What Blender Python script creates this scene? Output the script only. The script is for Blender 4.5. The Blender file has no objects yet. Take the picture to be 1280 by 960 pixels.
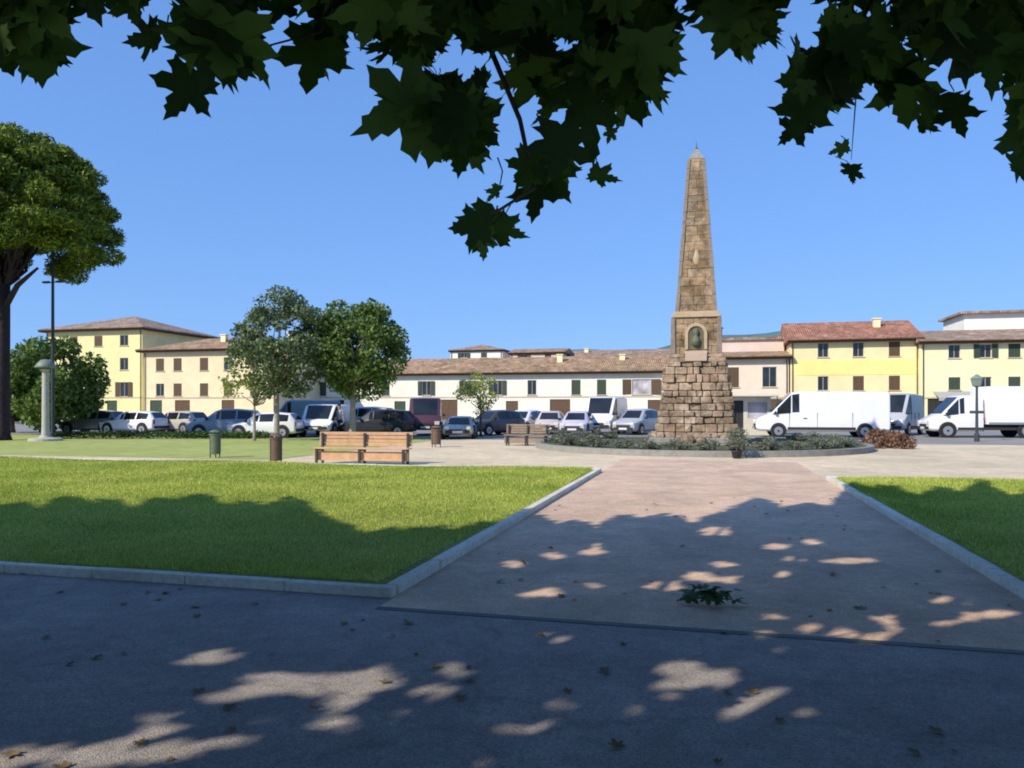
import bpy, bmesh, math, random
import numpy as np
from mathutils import Vector, Matrix
random.seed(7); rng = np.random.default_rng(11)
S = bpy.context.scene; COL = S.collection
R = math.radians
# ------------------------------------------------------------------ camera geometry
F = 960.0; HY = 510.0; EYE = 1.6; YAW = math.atan(244/960.0)
FW = (-math.sin(YAW), math.cos(YAW)); RT = (math.cos(YAW), math.sin(YAW))
def at_depth(px, d):
    l = (px-640)/F*d
    return (FW[0]*d+RT[0]*l, FW[1]*d+RT[1]*l)
def on_ground(px, py): return at_depth(px, F*EYE/(py-HY))
def row_x(px, Y):                 # x of the point of the line y=Y seen in direction px
    r = (px-640)/F; d = Y/(FW[1]+RT[1]*r)
    return d*(FW[0]+RT[0]*r)
def depth_of(x, y): return FW[0]*x+FW[1]*y
def zz(py, x, y): return EYE+(HY-py)*depth_of(x, y)/F
def camxy(x, y, z):
    d = FW[0]*x+FW[1]*y; l = RT[0]*x+RT[1]*y
    return d, 640+F*l/d, HY-F*(z-EYE)/d
SUN_EL = R(37); SUN_H = (0.60, 0.80); COT = 1/math.tan(SUN_EL)

# ------------------------------------------------------------------ materials
def nt_new(name):
    m = bpy.data.materials.new(name); m.use_nodes = True
    nt = m.node_tree; b = nt.nodes['Principled BSDF']
    return m, nt, b
def N(nt, t, **kw):
    n = nt.nodes.new(t)
    for k, v in kw.items():
        if k in n.inputs: n.inputs[k].default_value = v
        else: setattr(n, k, v)
    return n
def ramp(nt, fac, stops):
    r = nt.nodes.new('ShaderNodeValToRGB')
    e = r.color_ramp.elements
    e[0].position = stops[0][0]; e[0].color = (*stops[0][1], 1)
    e[1].position = stops[-1][0]; e[1].color = (*stops[-1][1], 1)
    for p, c in stops[1:-1]:
        q = e.new(p); q.color = (*c, 1)
    nt.links.new(fac, r.inputs[0]); return r
def mul(c, k): return tuple(min(1, x*k) for x in c[:3])
def rough_mat(name, col, rough=.85, scale=3.0, var=.25, bump=.0, bscale=40, metal=0, spec=.3, big=None, detail=8):
    m, nt, b = nt_new(name)
    g = N(nt, 'ShaderNodeNewGeometry')
    n1 = N(nt, 'ShaderNodeTexNoise', Scale=scale, Detail=float(detail), Roughness=.65)
    nt.links.new(g.outputs['Position'], n1.inputs['Vector'])
    r = ramp(nt, n1.outputs['Fac'], [(.25, mul(col, 1-var)), (.5, col), (.78, mul(col, 1+var))])
    out = r.outputs[0]
    if big:
        n2 = N(nt, 'ShaderNodeTexNoise', Scale=big[0], Detail=4.0)
        nt.links.new(g.outputs['Position'], n2.inputs['Vector'])
        r2 = ramp(nt, n2.outputs['Fac'], [(.35, (0, 0, 0)), (.65, (1, 1, 1))])
        mx = N(nt, 'ShaderNodeMix', data_type='RGBA', blend_type='MULTIPLY')
        mx2 = N(nt, 'ShaderNodeMix', data_type='RGBA')
        mx2.inputs[6].default_value = (1, 1, 1, 1); mx2.inputs[7].default_value = (*big[1], 1)
        nt.links.new(r2.outputs[0], mx2.inputs[0])
        mx.inputs[0].default_value = 1
        nt.links.new(out, mx.inputs[6]); nt.links.new(mx2.outputs[2], mx.inputs[7]); out = mx.outputs[2]
    nt.links.new(out, b.inputs['Base Color'])
    b.inputs['Roughness'].default_value = rough; b.inputs['Metallic'].default_value = metal
    b.inputs['Specular IOR Level'].default_value = spec
    if bump:
        n3 = N(nt, 'ShaderNodeTexNoise', Scale=bscale, Detail=6.0)
        nt.links.new(g.outputs['Position'], n3.inputs['Vector'])
        bp = N(nt, 'ShaderNodeBump', Strength=bump, Distance=.02)
        nt.links.new(n3.outputs['Fac'], bp.inputs['Height']); nt.links.new(bp.outputs[0], b.inputs['Normal'])
    return m
def leaf_mat(name, dark, mid, light, trans=.35, cl_scale=.8, lo=.2, hi=.8):
    m, nt, b = nt_new(name)
    g = N(nt, 'ShaderNodeNewGeometry')
    n1 = N(nt, 'ShaderNodeTexNoise', Scale=cl_scale, Detail=3.0)
    nt.links.new(g.outputs['Position'], n1.inputs['Vector'])
    mm = N(nt, 'ShaderNodeMath', operation='MULTIPLY_ADD'); mm.inputs[1].default_value = .45
    nt.links.new(g.outputs['Random Per Island'], mm.inputs[0])
    m2 = N(nt, 'ShaderNodeMath', operation='MULTIPLY'); m2.inputs[1].default_value = .55
    nt.links.new(n1.outputs['Fac'], m2.inputs[0]); nt.links.new(m2.outputs[0], mm.inputs[2])
    r = ramp(nt, mm.outputs[0], [(lo, dark), (.5, mid), (hi, light)])
    nt.links.new(r.outputs[0], b.inputs['Base Color'])
    b.inputs['Roughness'].default_value = .6; b.inputs['Specular IOR Level'].default_value = .25
    t = N(nt, 'ShaderNodeBsdfTranslucent'); nt.links.new(r.outputs[0], t.inputs['Color'])
    ms = N(nt, 'ShaderNodeMixShader'); ms.inputs[0].default_value = trans
    nt.links.new(b.outputs[0], ms.inputs[1]); nt.links.new(t.outputs[0], ms.inputs[2])
    nt.links.new(ms.outputs[0], nt.nodes['Material Output'].inputs[0])
    return m
def paint(name, col, rough=.3):
    m = rough_mat(name, col, rough=rough, scale=1.2, var=.06, spec=.5)
    m.node_tree.nodes['Principled BSDF'].inputs['Coat Weight'].default_value = .4
    return m
def ground_mat(name, col, var, bigs, crack=0):
    m, nt, b = nt_new(name); g = N(nt, 'ShaderNodeNewGeometry'); L = nt.links.new
    def mulc(a, c):
        x = N(nt, 'ShaderNodeMix', data_type='RGBA', blend_type='MULTIPLY'); x.inputs[0].default_value = 1; L(a, x.inputs[6]); L(c, x.inputs[7]); return x.outputs[2]
    v = N(nt, 'ShaderNodeTexVoronoi', Scale=120.0); L(g.outputs['Position'], v.inputs['Vector'])
    sp = N(nt, 'ShaderNodeSeparateColor'); L(v.outputs['Color'], sp.inputs[0])
    out = ramp(nt, sp.outputs[0], [(0, mul(col, 1-var*1.5)), (.5, col), (1, mul(col, 1+var))]).outputs[0]
    for sc, lo, p0, p1 in ((bigs, (.74, .76, .78), .38, .62), (2.3, (.86, .85, .84), .4, .6), (9.0, (.86, .85, .83), .35, .6)):
        n = N(nt, 'ShaderNodeTexNoise', Scale=sc, Detail=8.0, Roughness=.7, Distortion=.6); L(g.outputs['Position'], n.inputs['Vector'])
        out = mulc(out, ramp(nt, n.outputs['Fac'], [(p0, lo), (p1, (1, 1, 1))]).outputs[0])
    if crack:
        n = N(nt, 'ShaderNodeTexNoise', Scale=1.6, Detail=6.0); L(g.outputs['Position'], n.inputs['Vector'])
        a = N(nt, 'ShaderNodeMix', data_type='RGBA', blend_type='LINEAR_LIGHT'); a.inputs[0].default_value = .35; L(g.outputs['Position'], a.inputs[6]); L(n.outputs['Color'], a.inputs[7])
        e = N(nt, 'ShaderNodeTexVoronoi', Scale=.42, feature='DISTANCE_TO_EDGE'); L(a.outputs[2], e.inputs['Vector'])
        out = mulc(out, ramp(nt, e.outputs['Distance'], [(.002, mul((1, 1, 1), 1-crack)), (.009, (1, 1, 1))]).outputs[0])
    L(out, b.inputs['Base Color']); b.inputs['Roughness'].default_value = .9; b.inputs['Specular IOR Level'].default_value = .25
    bp = N(nt, 'ShaderNodeBump', Strength=.5, Distance=.01); L(v.outputs['Distance'], bp.inputs['Height']); L(bp.outputs[0], b.inputs['Normal'])
    return m
def block_mat(name, cols):
    m, nt, b = nt_new(name)
    g = N(nt, 'ShaderNodeNewGeometry'); k = len(cols)
    n1 = N(nt, 'ShaderNodeTexNoise', Scale=1.1, Detail=3.0); nt.links.new(g.outputs['Position'], n1.inputs['Vector'])
    a = N(nt, 'ShaderNodeMath', operation='MULTIPLY_ADD'); a.inputs[1].default_value = .6; nt.links.new(g.outputs['Random Per Island'], a.inputs[0])
    a2 = N(nt, 'ShaderNodeMath', operation='MULTIPLY'); a2.inputs[1].default_value = .5; nt.links.new(n1.outputs['Fac'], a2.inputs[0]); nt.links.new(a2.outputs[0], a.inputs[2])
    r = ramp(nt, a.outputs[0], [(i/(k-1)*.8+.08, c) for i, c in enumerate(cols)])
    n2 = N(nt, 'ShaderNodeTexNoise', Scale=7.0, Detail=9.0, Roughness=.7); nt.links.new(g.outputs['Position'], n2.inputs['Vector'])
    r2 = ramp(nt, n2.outputs['Fac'], [(.3, (.6, .57, .54)), (.65, (1.0, 1.0, 1.0))])
    mx = N(nt, 'ShaderNodeMix', data_type='RGBA', blend_type='MULTIPLY'); mx.inputs[0].default_value = 1
    nt.links.new(r.outputs[0], mx.inputs[6]); nt.links.new(r2.outputs[0], mx.inputs[7]); n5 = N(nt, 'ShaderNodeTexNoise', Scale=1.3, Detail=9.0, Roughness=.75); nt.links.new(g.outputs['Position'], n5.inputs['Vector'])
    r5 = ramp(nt, n5.outputs['Fac'], [(.42, (.42, .42, .40)), (.6, (1, 1, 1))]); m5 = N(nt, 'ShaderNodeMix', data_type='RGBA', blend_type='MULTIPLY'); m5.inputs[0].default_value = 1
    nt.links.new(mx.outputs[2], m5.inputs[6]); nt.links.new(r5.outputs[0], m5.inputs[7]); nt.links.new(m5.outputs[2], b.inputs['Base Color'])
    b.inputs['Roughness'].default_value = .92; b.inputs['Specular IOR Level'].default_value = .2
    bp = N(nt, 'ShaderNodeBump', Strength=.8, Distance=.06); nt.links.new(n2.outputs['Fac'], bp.inputs['Height']); nt.links.new(bp.outputs[0], b.inputs['Normal'])
    return m
def face_blocks(mb, f0, f1, z0, z1, lo, hi, gap=.008, pr=.02):
    for side in range(4):
        a = side*math.pi/2; s_ = -1.0
        while s_ < .98:
            e = min(1.0, s_+random.uniform(lo, hi)/f0)
            if 1-e < .2: e = 1.0
            p = random.uniform(0, pr); vv = []
            for z, f in ((z0+gap/2, f0), (z1-gap/2, f1)):
                for u, y in ((s_*f+gap/2, -f-p), (e*f-gap/2, -f-p), (e*f*.9, -f*.55), (s_*f*.9, -f*.55)):
                    vv.append((u*math.cos(a)-y*math.sin(a), u*math.sin(a)+y*math.cos(a), z))
            mb.add(vv, [(0, 3, 2, 1), (4, 5, 6, 7), (0, 1, 5, 4), (1, 2, 6, 5), (2, 3, 7, 6), (3, 0, 4, 7)]); s_ = e
def roof_mat(name, col):
    m, nt, b = nt_new(name)
    g = N(nt, 'ShaderNodeTexCoord')
    w = N(nt, 'ShaderNodeTexWave', Scale=1.3, Distortion=.3, wave_type='BANDS', bands_direction='X')
    nt.links.new(g.outputs['Object'], w.inputs['Vector'])
    br = N(nt, 'ShaderNodeTexVoronoi', Scale=3.5); nt.links.new(g.outputs['Object'], br.inputs['Vector'])
    sp = N(nt, 'ShaderNodeSeparateColor'); nt.links.new(br.outputs['Color'], sp.inputs[0])
    r = ramp(nt, sp.outputs[0], [(.0, mul(col, .65)), (.5, col), (1, mul(col, 1.4))])
    n = N(nt, 'ShaderNodeTexNoise', Scale=.7, Detail=5.0); nt.links.new(g.outputs['Object'], n.inputs['Vector'])
    r2 = ramp(nt, n.outputs['Fac'], [(.35, (.6, .62, .55)), (.65, (1, 1, 1))])
    mx = N(nt, 'ShaderNodeMix', data_type='RGBA', blend_type='MULTIPLY'); mx.inputs[0].default_value = 1
    nt.links.new(r.outputs[0], mx.inputs[6]); nt.links.new(r2.outputs[0], mx.inputs[7])
    nt.links.new(mx.outputs[2], b.inputs['Base Color']); b.inputs['Roughness'].default_value = .9
    bp = N(nt, 'ShaderNodeBump', Strength=.8, Distance=.08)
    nt.links.new(w.outputs['Fac'], bp.inputs['Height']); nt.links.new(bp.outputs[0], b.inputs['Normal'])
    return m
def glass_mat(name, col=(.02, .025, .03), rough=.08):
    m, nt, b = nt_new(name)
    n = N(nt, 'ShaderNodeTexNoise', Scale=.8); g = N(nt, 'ShaderNodeNewGeometry'); nt.links.new(g.outputs['Position'], n.inputs['Vector'])
    r = ramp(nt, n.outputs['Fac'], [(.3, mul(col, .6)), (.7, mul(col, 1.6))]); nt.links.new(r.outputs[0], b.inputs['Base Color'])
    b.inputs['Roughness'].default_value = rough; b.inputs['Specular IOR Level'].default_value = .6
    return m
def wall_mat(name, col):          # stucco with rain streaks and dirt near the ground
    m = rough_mat(name, col, rough=.92, scale=.9, var=.1, bump=.25, bscale=25, big=(.25, (.95, .94, .92)))
    return m
M = {}
M['asphalt'] = ground_mat('asphalt', (.47, .415, .375), .22, .5, crack=.14)
M['road'] = rough_mat('road_asphalt', (.30, .28, .25), scale=20, var=.2, big=(.2, (.8, .8, .8)))
M['path'] = ground_mat('path_gravel', (.86, .60, .43), .2, .6, crack=0)
M['plaza'] = ground_mat('plaza_paving', (.93, .74, .50), .15, .25, crack=0)
M['soil'] = rough_mat('soil', (.09, .10, .045), scale=9, var=.4, bump=.5, bscale=60)
M['lawn'] = rough_mat('lawn_turf', (.31, .35, .06), scale=12, var=.5, bump=.5, bscale=90, big=(.35, (.75, .72, .8)))
M['terrain'] = rough_mat('terrain', (.2, .19, .12), scale=.1, var=.3)
M['kerb'] = rough_mat('kerb_concrete', (.72, .68, .58), scale=14, var=.25, bump=.35, bscale=60, big=(1.2, (.8, .8, .76)))
M['hill'] = rough_mat('hazy_hill_woods', (.085, .16, .17), scale=.02, var=.35)  # distance haze is painted in as a bluer woods colour
M['grass'] = leaf_mat('grass_blades', (.18, .28, .035), (.42, .52, .08), (.76, .74, .20), trans=.3, cl_scale=.5, lo=.3, hi=.7)
M['plane'] = leaf_mat('plane_leaves', (.02, .035, .008), (.045, .078, .012), (.085, .13, .02), trans=.2, cl_scale=1.5)
M['plane_hang'] = leaf_mat('brightened_hanging_leaves', (.022, .045, .01), (.055, .12, .016), (.16, .27, .04), trans=.42, cl_scale=2.5)  # greens brighter than the crown's, imitating leaves that catch the sun
M['pine'] = leaf_mat('pine_needles', (.025, .05, .01), (.12, .19, .02), (.40, .46, .05), trans=.15, cl_scale=.35)
M['bluegreen'] = leaf_mat('blue_green_leaves', (.06, .10, .045), (.14, .20, .09), (.28, .33, .17), trans=.25)
M['green'] = leaf_mat('green_leaves', (.025, .06, .015), (.06, .12, .03), (.14, .21, .06), trans=.22)
M['midgreen'] = leaf_mat('mid_green_leaves', (.045, .09, .02), (.12, .20, .045), (.26, .34, .10), trans=.25)
M['dkgreen'] = leaf_mat('dark_leaves', (.012, .03, .008), (.035, .07, .015), (.10, .14, .03), trans=.2)
M['yellowgreen'] = leaf_mat('yellow_green_leaves', (.14, .19, .04), (.28, .34, .08), (.42, .46, .14), trans=.35)
M['lavender'] = leaf_mat('grey_green_leaves', (.09, .11, .07), (.17, .19, .13), (.28, .27, .22), trans=.2)
M['russet'] = leaf_mat('russet_leaves', (.10, .05, .03), (.24, .13, .08), (.36, .23, .15), trans=.2)
M['bark'] = rough_mat('bark', (.13, .095, .07), scale=8, var=.45, bump=1.0, bscale=18)
M['pinebark'] = rough_mat('pine_bark', (.035, .024, .03), scale=6, var=.5, bump=1.0, bscale=12)
M['palebark'] = rough_mat('pale_bark', (.33, .29, .25), scale=8, var=.35, bump=.6, bscale=20)
M['stone_base'] = block_mat('rough_stone', [(.42, .28, .20), (.52, .38, .27), (.62, .48, .35), (.50, .34, .24), (.68, .54, .40), (.46, .37, .28)])
M['stone_shaft'] = block_mat('shaft_masonry', [(.36, .25, .17), (.46, .32, .20), (.54, .41, .27), (.40, .31, .23), (.50, .34, .20), (.60, .48, .33)])
M['stone_edge'] = rough_mat('edge_stone', (.25, .205, .16), scale=4, var=.3, bump=.5, bscale=20)
M['stone_cream'] = rough_mat('cream_stone', (.46, .36, .24), scale=4, var=.2, bump=.3, bscale=20)
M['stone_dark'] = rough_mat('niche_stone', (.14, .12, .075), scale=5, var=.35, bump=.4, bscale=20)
M['stone_grey'] = rough_mat('grey_stone', (.27, .265, .24), scale=6, var=.25, bump=.4, bscale=30)
M['marble'] = rough_mat('marble_plaque', (.5, .38, .29), scale=6, var=.1, rough=.5)
M['bronze'] = rough_mat('green_bronze', (.12, .15, .11), scale=10, var=.3, rough=.6)
M['w_yellow'] = wall_mat('yellow_stucco', (.86, .78, .40)); M['w_cream'] = wall_mat('cream_stucco', (.85, .72, .46))
M['w_white'] = wall_mat('white_stucco', (.88, .84, .74)); M['w_pink'] = wall_mat('pinkish_stucco', (.80, .68, .53))
M['w_peach'] = wall_mat('peach_yellow_stucco', (.88, .74, .42)); M['w_bright'] = wall_mat('golden_stucco', (.88, .78, .30)); M['w_pale'] = wall_mat('pale_yellow_stucco', (.88, .80, .50))
M['w_whiter'] = wall_mat('white_plaster', (.88, .86, .80)); M['w_rose'] = wall_mat('rose_plaster', (.72, .6, .52))
M['trim'] = rough_mat('stone_trim', (.55, .47, .36), scale=5, var=.12)
M['roof_red'] = roof_mat('red_tiles', (.44, .20, .13)); M['roof_brown'] = roof_mat('brown_tiles', (.44, .28, .17)); M['roof_grey'] = roof_mat('grey_brown_tiles', (.40, .28, .21))
M['eave'] = rough_mat('eave_wood', (.07, .045, .03), scale=5, var=.3)
M['sh_green'] = rough_mat('green_shutter_paint', (.05, .075, .05), scale=6, var=.2, rough=.6)
M['sh_brown'] = rough_mat('brown_shutter_paint', (.12, .075, .045), scale=6, var=.2, rough=.6)
M['winglass'] = glass_mat('window_glass'); M['winglass_lilac'] = glass_mat('curtained_glass', (.42, .40, .44), .3)
M['frame'] = rough_mat('window_frame_paint', (.45, .40, .33), scale=6, var=.1)
M['door'] = rough_mat('door_wood', (.13, .08, .05), scale=6, var=.3); M['awning'] = rough_mat('awning_cloth', (.38, .37, .36), scale=4, var=.1)
M['creamcloth'] = rough_mat('cream_cloth', (.66, .62, .52), scale=4, var=.1)
M['carglass'] = glass_mat('car_glass', (.015, .018, .022), .05)
M['rubber'] = rough_mat('tyre_rubber', (.025, .025, .025), scale=10, var=.2); M['rim'] = rough_mat('wheel_rim', (.45, .45, .46), scale=5, var=.1, metal=.7, rough=.35)
M['plastic'] = rough_mat('black_trim', (.035, .035, .037), scale=10, var=.2, rough=.6)
M['lamp_clear'] = rough_mat('headlamp_lens', (.7, .7, .68), scale=5, var=.1, rough=.15, spec=.6)
M['lamp_red'] = rough_mat('tail_lamp_lens', (.35, .02, .015), scale=5, var=.1, rough=.2)
M['plate'] = rough_mat('number_plate', (.7, .7, .68), scale=5, var=.05)
for k, c in dict(white=(.80, .80, .82), silver=(.42, .43, .46), grey=(.18, .19, .21), bluegrey=(.22, .27, .36), black=(.02, .02, .025), maroon=(.09, .035, .05),
                 teal=(.22, .29, .31), beige=(.50, .46, .38), lilac=(.60, .56, .62), dark=(.06, .06, .07), cream=(.66, .62, .50), rose=(.62, .52, .48)).items():
    M['p_'+k] = paint(k+'_car_paint', c)
M['wood'] = rough_mat('bench_wood', (.60, .37, .22), scale=5, var=.25, bump=.2); M['oldwood'] = rough_mat('weathered_wood', (.30, .23, .17), scale=5, var=.25); M['steel'] = rough_mat('dark_painted_steel', (.05, .06, .065), scale=6, var=.2, rough=.5)
M['greysteel'] = rough_mat('grey_green_metal', (.20, .25, .22), scale=6, var=.15, rough=.5); M['column'] = rough_mat('pale_column', (.45, .43, .38), scale=5, var=.15)
M['bin_brown'] = rough_mat('bin_brown_paint', (.16, .10, .07), scale=6, var=.2, rough=.6); M['bin_green'] = rough_mat('bin_green_paint', (.13, .16, .10), scale=6, var=.2, rough=.6)
M['white_metal'] = rough_mat('white_box_panel', (.82, .82, .84), scale=2, var=.04, rough=.45)
M['skin'] = rough_mat('skin', (.48, .29, .21), scale=8, var=.08, rough=.6); M['shirt'] = rough_mat('shirt_cloth', (.62, .6, .64), scale=9, var=.1)
M['trousers'] = rough_mat('trouser_cloth', (.03, .03, .04), scale=9, var=.2); M['hair'] = rough_mat('dark_hair', (.02, .015, .012), scale=30, var=.4)
M['iron'] = rough_mat('cast_iron', (.055, .075, .06), scale=12, var=.3, rough=.6)
M['litter'] = rough_mat('fallen_leaf', (.20, .14, .06), scale=20, var=.4)

# ------------------------------------------------------------------ object helpers
def tag(o, label=None, cat=None, group=None, kind=None):
    if label: o['label'] = label
    if cat: o['category'] = cat
    if group: o['group'] = group
    if kind: o['kind'] = kind
    return o
def empty(name, loc=(0, 0, 0), rz=0, parent=None):
    o = bpy.data.objects.new(name, None); COL.objects.link(o)
    o.location = loc; o.rotation_euler = (0, 0, rz); o.parent = parent; o.empty_display_size = .3
    return o
class MB:
    def __init__(s): s.v = []; s.f = []
    def add(s, vs, fs):
        n = len(s.v); s.v += [tuple(v) for v in vs]; s.f += [tuple(i+n for i in f) for f in fs]; return s
    def box(s, x0, x1, y0, y1, z0, z1, tx=1, ty=1):
        cx, cy = (x0+x1)/2, (y0+y1)/2; a, b = (x1-x0)/2, (y1-y0)/2
        vs = [(x0, y0, z0), (x1, y0, z0), (x1, y1, z0), (x0, y1, z0),
              (cx-a*tx, cy-b*ty, z1), (cx+a*tx, cy-b*ty, z1), (cx+a*tx, cy+b*ty, z1), (cx-a*tx, cy+b*ty, z1)]
        return s.add(vs, [(0, 3, 2, 1), (4, 5, 6, 7), (0, 1, 5, 4), (1, 2, 6, 5), (2, 3, 7, 6), (3, 0, 4, 7)])
    def ring(s, prof, n=16, c=(0, 0)):       # lathe: prof = [(r,z),...]
        vs = []; fs = []
        for r, z in prof:
            for k in range(n):
                a = 2*math.pi*k/n; vs.append((c[0]+r*math.cos(a), c[1]+r*math.sin(a), z))
        for i in range(len(prof)-1):
            for k in range(n):
                k2 = (k+1) % n; fs.append((i*n+k, i*n+k2, (i+1)*n+k2, (i+1)*n+k))
        fs.append(tuple(range(n))[::-1]); fs.append(tuple((len(prof)-1)*n+k for k in range(n)))
        return s.add(vs, fs)
    def tube(s, pts, rads, n=7):
        pts = [Vector(p) for p in pts]; vs = []; fs = []
        for i, p in enumerate(pts):
            t = (pts[min(i+1, len(pts)-1)]-pts[max(i-1, 0)])
            if t.length < 1e-6: t = Vector((0, 0, 1))
            t.normalize(); u = t.cross(Vector((0.3, 0.9, .1)));
            if u.length < .1: u = t.cross(Vector((1, 0, 0)))
            u.normalize(); w = t.cross(u)
            for k in range(n):
                a = 2*math.pi*k/n; vs.append(p+(u*math.cos(a)+w*math.sin(a))*rads[i])
        for i in range(len(pts)-1):
            for k in range(n):
                k2 = (k+1) % n; fs.append((i*n+k, i*n+k2, (i+1)*n+k2, (i+1)*n+k))
        fs.append(tuple(range(n))[::-1]); fs.append(tuple((len(pts)-1)*n+k for k in range(n)))
        return s.add(vs, fs)
    def cyl_y(s, x, z, y0, y1, r, n=20):     # cylinder with axis along y
        vs = [(x+r*math.cos(2*math.pi*k/n), y, z+r*math.sin(2*math.pi*k/n)) for y in (y0, y1) for k in range(n)]
        fs = [(k, (k+1) % n, n+(k+1) % n, n+k) for k in range(n)]+[tuple(range(n))[::-1], tuple(range(n, 2*n))]
        return s.add(vs, fs)
    def mesh(s, name, m, smooth=False):
        me = bpy.data.meshes.new(name); me.from_pydata(s.v, [], s.f); me.materials.append(M[m] if isinstance(m, str) else m)
        bm = bmesh.new(); bm.from_mesh(me); bmesh.ops.recalc_face_normals(bm, faces=bm.faces); bm.to_mesh(me); bm.free()
        if smooth:
            me.polygons.foreach_set('use_smooth', [True]*len(me.polygons))
        return me
    def build(s, name, m, parent=None, smooth=False, loc=None, bevel=0):
        o = bpy.data.objects.new(name, s.mesh(name, m, smooth)); COL.objects.link(o); o.parent = parent
        if loc: o.location = loc
        if bevel:
            b = o.modifiers.new('bevel', 'BEVEL'); b.width = bevel; b.segments = 2; b.limit_method = 'ANGLE'
        return o
def np_mesh(name, V, Fc, m, parent=None):
    me = bpy.data.meshes.new(name); k = Fc.shape[1]
    me.vertices.add(len(V)); me.vertices.foreach_set('co', V.astype(np.float32).ravel())
    me.loops.add(Fc.size); me.loops.foreach_set('vertex_index', Fc.astype(np.int32).ravel())
    me.polygons.add(len(Fc)); me.polygons.foreach_set('loop_start', np.arange(0, Fc.size, k, dtype=np.int32))
    me.update(calc_edges=True); me.materials.append(M[m])
    o = bpy.data.objects.new(name, me); COL.objects.link(o); o.parent = parent
    return o
def copy_tree(o, parent=None):
    c = o.copy(); COL.objects.link(c); c.parent = parent
    for ch in list(o.children): copy_tree(ch, c)
    return c

# ------------------------------------------------------------------ foliage
def rand_dirs(n):
    v = rng.normal(size=(n, 3)); return v/np.linalg.norm(v, axis=1)[:, None]
def leaf_cards(P, L, W, up=.35):
    """small diamond leaves at points P"""
    n = len(P); a = rand_dirs(n); b = rand_dirs(n); b -= (a*b).sum(1)[:, None]*a; b /= np.linalg.norm(b, axis=1)[:, None]
    nrm = np.cross(a, b); sz = rng.uniform(.6, 1.3, n)[:, None]
    v0 = P-a*L*sz*.5; v2 = P+a*L*sz*.5-nrm*L*.12*sz; v1 = P+b*W*sz*.5; v3 = P-b*W*sz*.5
    V = np.stack([v0, v1, v2, v3], 1).reshape(-1, 3); Fc = np.arange(4*n).reshape(n, 4)
    return V, Fc
def blob_points(c, r, n, hollow=.35):
    d = rand_dirs(n); t = rng.uniform(hollow, 1, n)**.5
    return np.array(c)+d*np.array(r)*t[:, None]
def cluster_crown(clumps, n_per, L, W):
    P = np.concatenate([blob_points(c, r, max(20, int(n_per*(r[0]*r[1]*r[2])**.66)), .2) for c, r in clumps])
    return leaf_cards(P, L, W)
def branch_tree(mb, base, tips, r0, wob=.25):
    for t in tips:
        b = Vector(base); t = Vector(t); pts = []; n = 5
        for i in range(n+1):
            u = i/n; p = b.lerp(t, u); p.z += math.sin(u*math.pi)*(t-b).length*.06
            if 0 < i < n: p += Vector((random.uniform(-wob, wob), random.uniform(-wob, wob), random.uniform(-wob, wob)*.5))
            pts.append(p)
        mb.tube(pts, [r0*(1-.85*i/n) for i in range(n+1)], 6)
def ellipse_clumps(c, r, n, rr, flat=1.0, zmin=-1):
    out = []
    g = 0
    while len(out) < n and g < 5000:
        g += 1
        d = np.array([random.gauss(0, 1) for _ in range(3)]); d /= np.linalg.norm(d); t = random.uniform(.35, 1)**.45*.85
        if d[2]*t < zmin: continue
        p = np.array(c)+d*np.array(r)*t; q = random.uniform(.7, 1.3)*rr
        out.append((p, (q, q, q*flat)))
    return out
def make_tree(name, label, cat, x, y, crown_c, crown_r, n_cl, cl_r, mat, bark, trunk_h, trunk_r, L=.22, W=.14, n_per=260, group=None, flat=.8, zmin=-1, lean=(0, 0)):
    t = empty(name, (x, y, 0)); tag(t, label, cat, group)
    mb = MB(); top = Vector((lean[0], lean[1], trunk_h))
    mb.tube([(0, 0, -.1), (0, 0, .25), (lean[0]*.3, lean[1]*.3, trunk_h*.4), (lean[0]*.7, lean[1]*.7, trunk_h*.75), top], [trunk_r*1.5, trunk_r*1.1, trunk_r, trunk_r*.85, trunk_r*.75], 10)
    cl = ellipse_clumps(crown_c, crown_r, n_cl, cl_r, flat, zmin)
    branch_tree(mb, top, [c for c, r in cl[::2]], trunk_r*.42)
    mb.tube([top, Vector(crown_c)+Vector((0, 0, crown_r[2]*.5))], [trunk_r*.7, trunk_r*.15], 7)
    mb.build('trunk', bark, t, smooth=True)
    V, Fc = cluster_crown(cl, n_per, L, W); np_mesh('crown', V, Fc, mat, t)
    return t

# ------------------------------------------------------------------ world, sun, camera
w = bpy.data.worlds.new('World'); S.world = w; w.use_nodes = True
nt = w.node_tree; bg = nt.nodes['Background']
sky = nt.nodes.new('ShaderNodeTexSky'); sky.sky_type = 'NISHITA'; sky.sun_disc = False
sky.sun_elevation = SUN_EL; sky.sun_rotation = math.atan2(-SUN_H[0], -SUN_H[1]); sky.air_density = 1.0; sky.dust_density = .3; sky.ozone_density = 2.5
hs = nt.nodes.new('ShaderNodeHueSaturation'); hs.inputs['Saturation'].default_value = 1.18; hs.inputs['Value'].default_value = 1.45
nt.links.new(sky.outputs[0], hs.inputs['Color']); gm = nt.nodes.new('ShaderNodeGamma'); gm.inputs[1].default_value = .36; nt.links.new(hs.outputs[0], gm.inputs[0])
tn = nt.nodes.new('ShaderNodeMix'); tn.data_type = 'RGBA'; tn.blend_type = 'MULTIPLY'; tn.inputs[0].default_value = 1; tn.clamp_result = False
tn.inputs[7].default_value = (1.04, 1.70, 3.0, 1); nt.links.new(gm.outputs[0], tn.inputs[6])
nt.links.new(tn.outputs[2], bg.inputs[0]); bg.inputs[1].default_value = .15
sun = bpy.data.lights.new('sun', 'SUN'); sun.energy = 5.0; sun.angle = R(.5); sun.color = (1, .91, .76)
so = bpy.data.objects.new('sun', sun); COL.objects.link(so)
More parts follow.
